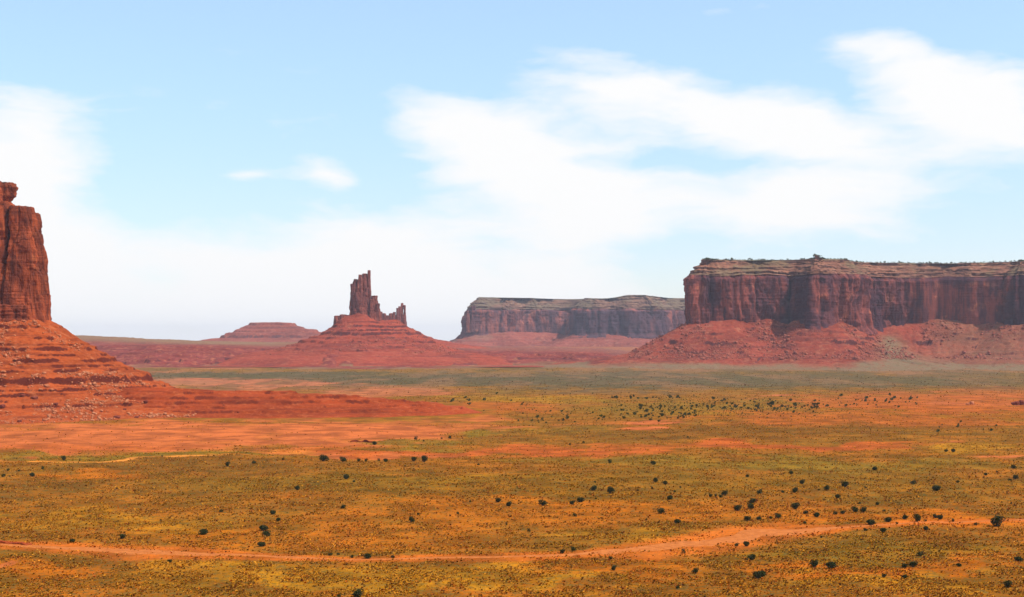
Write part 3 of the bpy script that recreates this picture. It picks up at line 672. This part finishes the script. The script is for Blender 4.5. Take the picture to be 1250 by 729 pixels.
child('layered_slope', me, lm)

# --- low red bench running across the valley in front of the spires
def bench_z(x, y):
    p = pxof(x, y)
    foot = 4150 + (fbm(x / 260, 0 * x, seed=701, o=4) - .5) * 420 + 60 * np.sin(x / 300)
    hb = np.interp(p, [-300, 100, 250, 330, 500, 560, 640, 730, 800, 860], [66, 62, 58, 52, 46, 38, 35, 30, 12, -10])
    t = y - foot
    z = np.interp(t, [-350, 0, 60, 110, 240, 420, 900], [0, 0, .12, .42, .80, 1.0, 1.0]) * hb + np.interp(t, [-350, 0, 200], [-4, 2, 0]) - 12 * ss(8, -4, hb)
    far = np.interp(p, [-300, 105, 180, 260, 330, 520, 600], [46, 38, 24, 13, 14, 26, 4]) * ss(4800, 6400, y)
    z = z + far - 16 * ss(540, 640, p) * ss(4600, 5400, y) * ss(9000, 7000, y) * 0
    g = 1 - np.abs(2 * fbm(x / 60, y / 400, seed=705, o=3) - 1)
    z = z - g * 12 * ss(20, 100, t) * ss(500, 200, t)
    zb = z; z = terrace(z, x, y, [(88, 5, 5, .7), (78, 5, 5, .7), (68, 6, 6, .7), (58, 5, 5, .7), (48, 6, 7, .5), (38, 6, 7, .55), (29, 9, 8, .6), (20, 8, 8, .6), (11, 6, 6, .4)], 710, .8, .2)
    z = zb + (z - zb) * ss(20, 32, hb)
    return z + (fbm(x / 14, y / 14, seed=707, o=3) - .5) * 2.5 * ss(-20, 60, t)
X, Y = np.meshgrid(np.arange(wx(-330, 4300), wx(880, 4300), 4.2), np.concatenate([np.arange(3880, 4900, 4.0), np.arange(4900, 9000, 45)]))
z = bench_z(X, Y); gz = ground_z(X, Y); z = np.maximum(z, gz - 3); ok = z > gz - 2.9; keep = ok[:-1, :-1] | ok[1:, 1:] | ok[1:, :-1] | ok[:-1, 1:]
vg = ss(5000, 5900, Y) * np.interp(pxof(X, Y), [300, 420, 520], [.95, .5, .25])
vg = np.maximum(vg, ss(11, 1, z - gz + (fbm(X / 60, Y / 60, seed=722, o=3) - .5) * 16) * ss(.3, .55, fbm(X / 70, Y / 120, seed=720, o=3)) * .9)
me = make_mesh('hills', np.stack([X, Y, z], -1).reshape(-1, 3), [grid_faces(X.shape[0], X.shape[1], keep=keep)], M_BN, False, {'veg': vg.ravel()})
tag(add_obj('hills', me), kind='structure')

# ------------------------------------------------------------------ scattered rock debris
rng = np.random.default_rng(7)
def rock_unit(seed, n=1):
    """blocky boulder: jittered, squashed cube with cut corners"""
    r = np.random.default_rng(seed)
    pts = []
    for sx_ in (-1, 1):
        for sy_ in (-1, 1):
            for sz_ in (-1, 1):
                pts.append((sx_, sy_, sz_))
    c = np.array(pts, float) * (1 + r.uniform(-.3, .12, (8, 3)))
    f = np.array([(0, 1, 3, 2), (4, 6, 7, 5), (0, 4, 5, 1), (2, 3, 7, 6), (0, 2, 6, 4), (1, 5, 7, 3)])
    return c, f
def scatter_rocks(name, xy, zs, sizes, mat, label, cat):
    co = []; n = len(xy)
    base = [rock_unit(i) for i in range(8)]
    k = rng.integers(0, 8, n); B = np.array([b[0] for b in base])[k]
    a = rng.uniform(0, 6.28, n); ca, sa = np.cos(a), np.sin(a); til = rng.uniform(-.5, .5, n)
    s = sizes[:, None] * rng.uniform(.6, 1.1, (n, 3)) * np.array([1, 1, .75]) * .5
    V = B * s[:, None, :]
    x = V[..., 0] * np.cos(til)[:, None] - V[..., 2] * np.sin(til)[:, None]; zz = V[..., 0] * np.sin(til)[:, None] + V[..., 2] * np.cos(til)[:, None]
    X = x * ca[:, None] - V[..., 1] * sa[:, None]; Yv = x * sa[:, None] + V[..., 1] * ca[:, None]
    co = np.stack([X + xy[:, :1], Yv + xy[:, 1:2], zz + (zs + sizes * .18)[:, None]], -1).reshape(-1, 3)
    f = (base[0][1][None] + (np.arange(n) * 8)[:, None, None]).reshape(-1, 4)
    o = add_obj(name, make_mesh(name, co, [f], mat)); return tag(o, label, cat, None, 'stuff')
def clumped(n, x0, x1, y0, y1, sc, seed, thr=.52):
    x = rng.uniform(x0, x1, n * 6); y = rng.uniform(y0, y1, n * 6); w = fbm(x / sc, y / sc, seed=seed, o=3)
    k = rng.uniform(thr - .08, thr + .08, len(x)) < w
    return np.stack([x[k][:n], y[k][:n]], -1)
xy = clumped(9000, -760, -330, 1330, 1600, 34, 801); z, d = LT_.z(xy[:, 0], xy[:, 1]); k = (d > 2) & (z > ground_z(xy[:, 0], xy[:, 1]))
scatter_rocks('rubble', xy[k], z[k], np.clip(rng.lognormal(.0, .6, k.sum()), .45, 4.2), M_ROCK, 'pale orange broken rock strewn over the slope of the left butte', 'rubble')
xy = clumped(9000, wx(760, 4000), wx(1330, 4000), 3900, 4300, 80, 805, .5); z, d = RT_.z(xy[:, 0], xy[:, 1]); k = (d > 2) & (z > 24)
scatter_rocks('rubble', xy[k], z[k], np.clip(rng.lognormal(.75, .65, k.sum()), 1.0, 11), M_ROCKM, 'pale red broken rock strewn below the wall of the big right mesa', 'rubble')
xy = clumped(1800, wx(340, D2), wx(560, D2), 4300, 4640, 60, 809, .5); z, d = ST_.z(xy[:, 0], xy[:, 1]); k = (d > 2)
scatter_rocks('rubble', xy[k], z[k], np.clip(rng.lognormal(.6, .5, k.sum()), 1.0, 6), M_ROCKM, 'reddish broken rock strewn over the cone below the stepped rock finger', 'rubble')

# single boulders one can point at
def boulder_mesh(seed, mat, name='boulder'):
    r = np.random.default_rng(seed)
    n = 10; th = np.linspace(0, 2 * np.pi, 20, endpoint=False); ph = np.linspace(-1, 1, 12)
    T, Pp = np.meshgrid(th, ph); cz = Pp; cr_ = np.sqrt(np.maximum(0, 1 - np.abs(Pp) ** 3.0)); 
    k = (np.abs(np.cos(T)) ** 4 + np.abs(np.sin(T)) ** 4) ** (-.25)
    x = np.cos(T) * k * cr_; y = np.sin(T) * k * cr_; z = cz * .75
    d = 1 + (np.floor(vn(x * 1.6 + seed, y * 1.6, z * 1.6, seed) * 5) / 5 - .5) * .5 + (vn(x * 4, y * 4, z * 4, seed + 5) - .5) * .16
    return make_mesh(name, np.stack([x * d, y * d, z * d], -1).reshape(-1, 3), [grid_faces(12, 20, True), np.arange(20)[None, ::-1], (np.arange(20) + 220)[None]], mat)
BM = [boulder_mesh(s, M_ROCK) for s in range(5)]; BMD = [boulder_mesh(s + 9, M_ROCKD) for s in range(3)]
def ray_hit(px, py, fn, y0, y1, st):
    ys = np.arange(y0, y1, st); xs = (px - 625) / F * ys; zr = H - (py - HZ) / F * ys
    z = fn(xs, ys); k = np.nonzero(z >= zr)[0]
    return (xs[k[0]], ys[k[0]], z[k[0]]) if len(k) else None
def lb_all(x, y): return np.maximum(np.maximum(LT_.z(x, y)[0], ridge_z(x, y)), ground_z(x, y))
BLD = [(4, 455, 5, 'p'), (9, 427, 3.5, 'd'), (34, 437, 4, 'p'), (40, 441, 3, 'p'), (103, 455, 5, 'p'), (57, 472, 6.5, 'p'), (64, 477, 4, 'p'), (42, 487, 8, 'd'), (28, 484, 6, 'd'), (2, 497, 8, 'd'), (50, 478, 4, 'p'), (35, 474, 3.5, 'p'),
       (68, 494, 5, 'd'), (100, 490, 4, 'p'), (106, 487, 4, 'p'), (112, 491, 3.5, 'p'), (118, 488, 3, 'p'), (124, 494, 4, 'p'), (130, 486, 3.5, 'p'), (116, 498, 4, 'p'), (124, 502, 3.5, 'p'), (110, 497, 3, 'p'), (143, 510, 7, 'd'), (167, 510, 5, 'd'),
       (178, 491, 5, 'd'), (184, 506, 6, 'p'), (152, 500, 4, 'd'), (24, 515, 5.5, 'd'), (93, 510, 5, 'p'), (76, 500, 4, 'p'), (66, 505, 4, 'p'), (18, 410, 3, 'p'), (3, 418, 3.5, 'p'), (291, 504, 3, 'd'), (273, 495, 2.6, 'd')]
uniq = {7: 'dark red boulder, larger of two side by side on the left butte slope', 8: 'dark boulder left of a larger one on the left butte slope', 9: 'dark boulder low on the slope at the left edge',
        5: 'largest pale orange boulder in the rockfall on the left butte slope', 22: 'dark boulder at the foot of the left butte slope, largest of that row', 23: 'dark boulder at slope foot, just right of the largest one there',
        27: 'lone dark boulder on the flat orange sand below the left butte', 4: 'lone pale boulder on the middle ledge of the left butte slope', 33: 'small dark boulder on the low red ridge, right one of two', 34: 'small dark boulder on the low red ridge, left one of two'}
for i, (px, py, s, kd) in enumerate(BLD):
    h = ray_hit(px, py, lb_all, 1250, 1760, .5)
    if h is None: continue
    o = add_obj('boulder', (BMD if kd == 'd' else BM)[i % 3], None, (h[0], h[1], h[2] + s * .1)); r = s * .5 * h[1] / F
    o.scale = (r * random.Random(i).uniform(.85, 1.2), r, r * random.Random(i + 50).uniform(.8, 1.0)); o.rotation_euler = (0, 0, i * 1.7)
    tag(o, uniq.get(i, 'small dark red boulder in the rockfall on the left butte slope' if kd == 'd' else 'small pale orange boulder in the rockfall on the left butte slope'), 'boulder', 'boulders fallen from the left butte')
for (px, py, w, h_, mm, lab) in [(1186, 491, 6, 5, BM[1], 'pale orange boulder on the far red flat, left of the dark red rock'), (1181, 492.5, 4, 3, BM[3], 'smaller orange boulder leaning against the pale one on the far red flat'),
                             (1240, 491, 9, 6, BMD[0], 'dark red rock outcrop on the far red flat by the right edge'), (1247, 490, 6, 8, BMD[1], 'tall red rock at the right edge on the far red flat')]:
    x, y = at(px, py + h_ / 2); o = add_obj('boulder', mm, None, (x, y, float(ground_z(x, y)) + h_ * .3 * y / F)); o.scale = (w * .5 * y / F, w * .5 * y / F, h_ * .7 * y / F); o.rotation_euler = (0, 0, px)
    tag(o, lab, 'boulder', 'rocks on the far red flat')

# ------------------------------------------------------------------ junipers
def crown_geo(seed, nleaf, leaf, tall=.8, core=True):
    """unit crown (width about 1, base at z=0): small leaf faces spread over several lobes"""
    r = np.random.default_rng(seed)
    nl = r.integers(6, 10); lc = np.stack([r.uniform(-.26, .26, nl), r.uniform(-.26, .26, nl), r.uniform(.22, tall - .24, nl)], -1); lr = r.uniform(.15, .27, nl)
    lc[0] = (0, 0, tall * .45); lr[0] = .32
    k = r.choice(nl, nleaf, p=lr ** 2 / (lr ** 2).sum()); v = r.normal(size=(nleaf, 3)); v /= np.linalg.norm(v, axis=1)[:, None]
    p = lc[k] + v * lr[k][:, None] * r.uniform(.55, 1.1, nleaf)[:, None] ** .6 * np.array([1, 1, .9]); p[:, 2] = np.maximum(p[:, 2], .03)
    a = r.normal(size=(nleaf, 3)); a /= np.linalg.norm(a, axis=1)[:, None]; b = np.cross(a, r.normal(size=(nleaf, 3))); b /= np.linalg.norm(b, axis=1)[:, None]
    s = leaf * r.uniform(.6, 1.3, nleaf)[:, None]
    q = np.stack([p - a * s, p + b * s * .8, p + a * s * 1.1, p - b * s * .7], 1).reshape(-1, 3)
    f = np.arange(nleaf * 4).reshape(-1, 4)
    g_ = r.uniform(.6, 1.5, nleaf); col = np.stack([.036 * g_, .044 * g_, .013 * g_], -1)
    dry = r.uniform(size=nleaf) < .08; col[dry] = (.10, .07, .03)
    return q, f, np.repeat(col, 4, 0)
def trunk_geo(seed, tall):
    r = np.random.default_rng(seed + 5); co = []; fa = []; off = 0
    for i in range(4):
        a = r.uniform(0, 6.28); n = 6; base = np.array([r.uniform(-.04, .04), r.uniform(-.04, .04), -.08]); tip = np.array([math.cos(a) * .2, math.sin(a) * .2, tall * .65])
        for j, t in enumerate((0, .4, 1)):
            c = base + (tip - base) * t + np.array([0, 0, .05 * math.sin(t * 3)]); rad = .045 * (1 - t * .75) * (1 if i else 1.4)
            th = np.linspace(0, 2 * np.pi, n, endpoint=False); co.append(np.stack([c[0] + rad * np.cos(th), c[1] + rad * np.sin(th), c[2] + 0 * th], -1))
        fa.append(grid_faces(3, n, True, off=off)); off += 3 * n
    return np.concatenate(co), np.concatenate(fa)
CR = []; TK = []
for i in range(7):
    tall = (.72, .85, 1.0, .65, .8, .9, .6)[i]
    c, f, col = crown_geo(1000 + i, 1500, .034, tall); CR.append(make_mesh('crown', c, [f], M_LEAF, False, {'vcol': col}))
    c, f = trunk_geo(i, tall); TK.append(make_mesh('trunk', c, [f], M_BARK, True))
SM = []
for i in range(6):
    c, f, col = crown_geo(2000 + i, 260, .07, (.7, .85, 1.0, .6, .75, .9)[i])
    SM.append(make_mesh('juniper_bush', c, [f], M_LEAF, False, {'vcol': col}))
k4 = 3.644
JL = []
for ox, lst in ((0, [(17,187,18),(43,190,8),(143,182,26),(190,153,18),(85,165,12),(37,162,14),(284,112,22),(720,100,8),(1011,138,22),(1128,128,20),(983,343,18),(907,431,46),(545,458,26),(323,475,26),(755,567,22)]),
    (310, [(130,113,14),(308,107,42),(395,115,30),(467,120,18),(497,121,16),(555,121,14),(587,119,22),(711,113,26),(758,115,30),(537,41,24),(721,24,18),(755,33,10),(835,22,10),(872,18,16),(410,191,30),(444,212,14),(194,242,26),(398,324,24),(85,349,28),(108,381,22),(701,384,28),(729,358,12),(907,355,16),(961,301,12),(1087,295,28),(1132,314,24),(998,137,12),(43,413,46),(55,442,38),(34,487,38),(504,541,40),(343,535,20),(376,535,16),(437,547,18),(618,547,18),(461,710,52),(1122,405,12),(672,145,10),(380,720,18)]),
    (620, [(5,315,22),(154,307,38),(287,307,24),(322,289,40),(383,242,30),(388,216,12),(455,253,36),(455,128,18),(646,128,28),(656,207,26),(700,217,26),(743,259,12),(768,241,10),(642,243,10),(721,284,30),(681,343,34),(752,387,32),(298,362,18),(392,289,10),(92,434,18),(616,382,12),(902,277,18),(924,277,14),(966,264,30),(946,280,18),(1066,187,18),(1122,261,24),(1023,331,34),(1090,299,32),(1080,324,30),(1065,376,32),(1118,374,26),(1084,546,38),(1115,620,58),(1062,490,30),(1018,495,20),(470,600,24),(835,610,32),(756,683,18),(457,555,18),(781,527,20),(290,513,26),(243,526,22),(800,14,10),(337,38,12),(578,255,10),(275,49,12)]),
    (930, [(131,176,20),(180,217,24),(148,252,26),(92,258,16),(252,250,10),(291,244,26),(336,278,26),(371,225,34),(460,240,14),(503,154,26),(676,217,26),(775,237,44),(873,213,16),(995,180,18),(1047,171,10),(1118,148,24),(1127,193,26),(1103,207,16),(821,75,18),(851,74,22),(147,321,40),(196,349,24),(244,360,30),(71,366,28),(40,374,16),(325,353,20),(360,350,22),(416,340,32),(453,340,30),(434,308,14),(515,310,20),(543,342,14),(485,388,44),(563,380,34),(637,371,28),(693,378,36),(770,367,24),(793,371,28),(850,388,16),(951,403,18),(1043,388,62),(538,428,30),(233,577,44),(308,580,52),(707,534,30),(674,579,38),(636,589,26),(543,632,22),(634,634,26),(1141,552,40),(1092,671,36),(3,622,32),(876,582,24),(730,420,28),(461,428,18),(1109,312,10),(602,400,12),(730,388,12),(264,460,14),(190,395,18)])):
    for (x, y, w) in lst: JL.append((ox + x / k4, 529 + y / k4, w / k4))
def place_on_ground(px, pyb):
    x, y = at(px, pyb)
    for _ in range(4):
        z = float(ground_z(x, y)); y = (H - z) * F / (pyb - HZ); x = (px - 625) / F * y
    return x, y, float(ground_z(x, y))
trk = lambda p: np.interp(p, [a for a, b in TR], [b for a, b in TR])
zones = {}
for (px, py, w) in JL:
    t = py - trk(px)
    st = 'nearer than the dirt track' if t > 12 else 'beside the dirt track' if t > -12 else 'just beyond the dirt track' if t > -50 else 'on the far olive flat' if py > 566 else 'along the orange soil band'
    cb = 'left butte' if px < 250 else 'stepped mesa' if px < 395 else 'spired butte' if px < 525 else 'distant mesa' if px < 700 else "distant mesa's right half" if px < 835 else "right mesa's left end" if px < 960 else "right mesa's jutting buttress" if px < 1080 else "right mesa's smooth wall"
    zones.setdefault((st, cb), []).append((px, py, w))
ordn = ['first', 'second', 'third', 'fourth', 'fifth', 'sixth', 'seventh', 'eighth', 'ninth', 'tenth', 'eleventh', 'twelfth', 'thirteenth', 'fourteenth', 'fifteenth', 'sixteenth']
rj = random.Random(3); NJ = 0
for (st, cb), lst in zones.items():
    lst.sort()
    for i, (px, py, w) in enumerate(lst):
        size = 'tiny' if w < 4.2 else 'small' if w < 7 else 'round' if w < 10 else 'large'
        if len(lst) == 1: lab = f'{size} juniper {st} below the {cb}, alone there'
        else:
            pos = 'leftmost' if i == 0 else 'rightmost' if i == len(lst) - 1 else ordn[i] + ' from left'
            lab = f'{size} juniper {st} below the {cb}, {pos}'
        tv = rj.randrange(7); tall = (.72, .85, 1.0, .65, .8, .9, .6)[tv]
        x, y, z = place_on_ground(px, py + w * .42)
        sw = w * 1.24 * y / F; rz = rj.uniform(0, 6.28)
        if w >= 5.5:
            o = empty('juniper', (x, y, z - .05), lab, 'juniper', 'junipers dotted over the near flat')
            o.rotation_euler = (0, 0, rz); o.scale = (sw, sw, sw * (.78 if w > 10 else rj.uniform(.8, 1.05)))
            c = bpy.data.objects.new('crown', CR[tv]); COL.objects.link(c); c.parent = o
            c = bpy.data.objects.new('trunk', TK[tv]); COL.objects.link(c); c.parent = o
        else:
            o = add_obj('juniper', SM[tv % 6], None, (x, y, z - .05)); o.rotation_euler = (0, 0, rz); o.scale = (sw, sw, sw)
            tag(o, lab, 'juniper', 'junipers dotted over the near flat')
        NJ += 1
print('near junipers', NJ)
# far thicket, individual trees and the rest as one mass
FARZ = [((745, 830), (484, 488), 22, 'tiny dark juniper in the thin line at the back of the far thicket'),
        ((755, 850), (494, 517), 75, 'tiny juniper in the dense left half of the far thicket'),
        ((850, 1000), (488, 506), 95, 'tiny juniper in the dense right half of the far thicket'),
        ((630, 745), (500, 524), 28, 'tiny juniper scattered left of the far thicket'),
        ((1000, 1130), (480, 500), 36, 'tiny juniper scattered right of the far thicket'),
        ((1140, 1220), (508, 530), 10, 'tiny juniper on the red flat near the right edge, far beyond the band'),
        ((500, 640), (474, 506), 14, 'tiny juniper on the far pale flat beyond the tip of the low ridge')]
fi = 0; masses = []
for (xa, xb), (ya, yb), n, lab in FARZ:
    for j in range(n):
        px = rj.uniform(xa, xb); py = (ya + yb) / 2 + (rj.random() + rj.random() - 1) * (yb - ya) / 2
        if (xa, n) == (850, 95): py += (px - 925) * .02
        x, y, z = place_on_ground(px, py); w = rj.choice((1.6, 2.0, 2.4, 2.9, 3.6)) * 1.45 * y / F * 1.0
        if NJ + fi < 298 and rj.random() < .62:
            o = add_obj('juniper', SM[fi % 6], None, (x, y, z - .1)); o.rotation_euler = (0, 0, rj.uniform(0, 6.28)); o.scale = (w, w, w * rj.uniform(.8, 1.1))
            tag(o, lab, 'juniper', 'junipers of the far thicket'); fi += 1
        else: masses.append((x, y, z, w))
for j in range(500):
    px = rj.gauss(870, 110); py = 499 + rj.gauss(0, 8)
    if 600 < px < 1130 and py < 525: 
        x, y, z = place_on_ground(px, max(py, 480)); masses.append((x, y, z, rj.uniform(1.2, 2.2) * y / F))
cs = []; fs = []; vc = []; off = 0
proto = [crown_geo(3000 + i, 46, .16, .75) for i in range(5)]
for i, (x, y, z, w) in enumerate(masses):
    c, f, col = proto[i % 5]; cs.append(c * w + np.array([x, y, z])); fs.append(f + off); vc.append(col * 1.3); off += len(c)
o = add_obj('brush', make_mesh('brush', np.concatenate(cs), [np.concatenate(fs)], M_LEAF, False, {'vcol': np.concatenate(vc)}))
tag(o, 'low dark green brush filling the gaps of the far juniper thicket', 'brush', None, 'stuff')
print('far junipers', fi, 'mass', len(masses))

# ------------------------------------------------------------------ scrub and grass clumps over the near flat (nobody could count them)
def tufts(name, n, y0, y1, size, seed, label):
    r = np.random.default_rng(seed)
    u = r.uniform(0, 1, n); y = 1 / ((1 / y0) + u * (1 / y1 - 1 / y0))           # even density per picture row
    x = r.uniform(-.42, .42, n) * y
    col, sc = ground_paint(x, y)
    cl_ = fbm(x / 9, y / 9, seed=901, o=3)
    keep = (r.uniform(0, 1, n) < sc * (.10 + .90 * ss(.36, .62, cl_))) & (np.abs(y - track_y(x)) > track_half(x) * r.uniform(.3, 1.2, n))
    keep &= ~((y > 1370) & (y < 1760) & (x < -20))
    x = x[keep]; y = y[keep]; m = len(x); z = ground_z(x, y); c0 = col[keep]
    s = size * (y / 600) ** .5 * np.minimum(r.lognormal(0, .5, m), 2.6)
    hgt = s * r.uniform(.35, .7, m)
    # each clump: five crossed leaning blades/pads making a small dome
    K = 5; a = r.uniform(0, 6.28, (m, K)); lean = r.uniform(.2, .7, (m, K))
    dx, dy = np.cos(a), np.sin(a)
    bx = x[:, None] - dy * s[:, None] * .35; by = y[:, None] + dx * s[:, None] * .35
    cx_ = x[:, None] + dy * s[:, None] * .35; cy_ = y[:, None] - dx * s[:, None] * .35
    tx_ = x[:, None] + dx * s[:, None] * lean; ty_ = y[:, None] + dy * s[:, None] * lean
    Z0 = (z - .08)[:, None] * np.ones((m, K)); Z1 = z[:, None] + hgt[:, None] * r.uniform(.7, 1.1, (m, K))
    co = np.stack([np.stack([bx, by, Z0], -1), np.stack([cx_, cy_, Z0], -1), np.stack([tx_ - dy * s[:, None] * .2, ty_ + dx * s[:, None] * .2, Z1], -1), np.stack([tx_ * .5 + x[:, None] * .5 + dy * s[:, None] * .25, ty_ * .5 + y[:, None] * .5 - dx * s[:, None] * .25, Z1 * 1.0], -1)], 2)
    co = co[:, :, [0, 1, 3, 2], :].reshape(-1, 3)
    kind = r.uniform(0, 1, m)[:, None]; zone = ss(.42, .58, fbm(x / 55, y / 55, seed=903, o=3))[:, None]
    straw = np.array((.50, .31, .06)); olive = np.array((.27, .22, .04)); dark = np.array((.105, .085, .018)); rust = np.array((.34, .12, .028)); sagec = np.array((.26, .22, .09))
    q = np.where(kind < .30 + .25 * zone, straw, np.where(kind < .62, olive, np.where(kind < .72, dark, np.where(kind < .90 - .1 * zone, rust, sagec))))
    q = (q * .65 + c0 * .35) * np.array((1.22, .88, .38))
    fz = (ss(1500, 2400, y) * .6)[:, None]; q = q * (1 - fz) + c0 * .8 * fz
    q = q * r.uniform(.75, 1.25, m)[:, None]
    vcol = np.repeat(q, K * 4, 0)
    f = np.arange(m * K * 4).reshape(-1, 4)
    o = add_obj(name, make_mesh(name, co, [f], M_TUFT, False, {'vcol': vcol}))
    print(name, m)
    return tag(o, label, 'scrub', None, 'stuff')
tufts('grass_clumps', 360000, 395, 760, .42, 11, 'straw and olive grass clumps covering the near flat around the track')
tufts('sage_scrub', 110000, 1750, 3950, .42, 13, 'grey green sage scrub speckling the far flat below the mesas')
tufts('desert_scrub', 240000, 760, 1750, .38, 12, 'low olive and rust desert scrub covering the flat beyond the track')
# scrub fringe on the mesa tops
def rim_scrub(name, rimco, n, s0, seed, label):
    r = np.random.default_rng(seed); k = r.integers(0, len(rimco), n); p = rimco[k] + r.normal(0, 2.5, (n, 3)) * np.array([1, 1, 0]); cs = []; fs = []; vc = []; off = 0
    pr = [crown_geo(3100 + i, 20, .2, .7) for i in range(4)]
    for i in range(n):
        c, f, col = pr[i % 4]; w = s0 * r.lognormal(0, .35); cs.append(c * w + p[i]); fs.append(f + off); vc.append(col * 1.8); off += len(c)
    o = add_obj(name, make_mesh(name, np.concatenate(cs), [np.concatenate(fs)], M_LEAF, False, {'vcol': np.concatenate(vc)})); tag(o, label, 'scrub', None, 'stuff')
front = rim[(rim[:, 1] < 4500)]
rim_scrub('rim_scrub', front, 900, 3.6, 5, 'thin line of olive scrub along the top rim of the big right mesa')

# ------------------------------------------------------------------ haze
hz0, hz1 = -14.0, 372.0; ex = GMAXY * 3.02 + 50
bx0, bx1, by0, by1 = -ex, ex, -3100.0, GMAXY + 100
co = [(x, y, z) for x in (bx0, bx1) for y in (by0, by1) for z in (hz0, hz1)]
f = np.array([(0, 1, 3, 2), (4, 6, 7, 5), (0, 4, 5, 1), (2, 3, 7, 6), (0, 2, 6, 4), (1, 5, 7, 3)])
m = bpy.data.materials.new('haze'); m.use_nodes = True; t = m.node_tree; t.nodes.clear()
o_ = t.nodes.new('ShaderNodeOutputMaterial'); v = t.nodes.new('ShaderNodeVolumePrincipled'); v.inputs['Color'].default_value = (.82, .86, 1.0, 1); v.inputs['Density'].default_value = 2.05e-5; v.inputs['Anisotropy'].default_value = .1
t.links.new(v.outputs[0], o_.inputs['Volume'])
hz = add_obj('haze', make_mesh('haze', np.array(co, float), [f], m)); tag(hz, 'pale blue air softening the far mesas', 'haze', None, 'stuff')
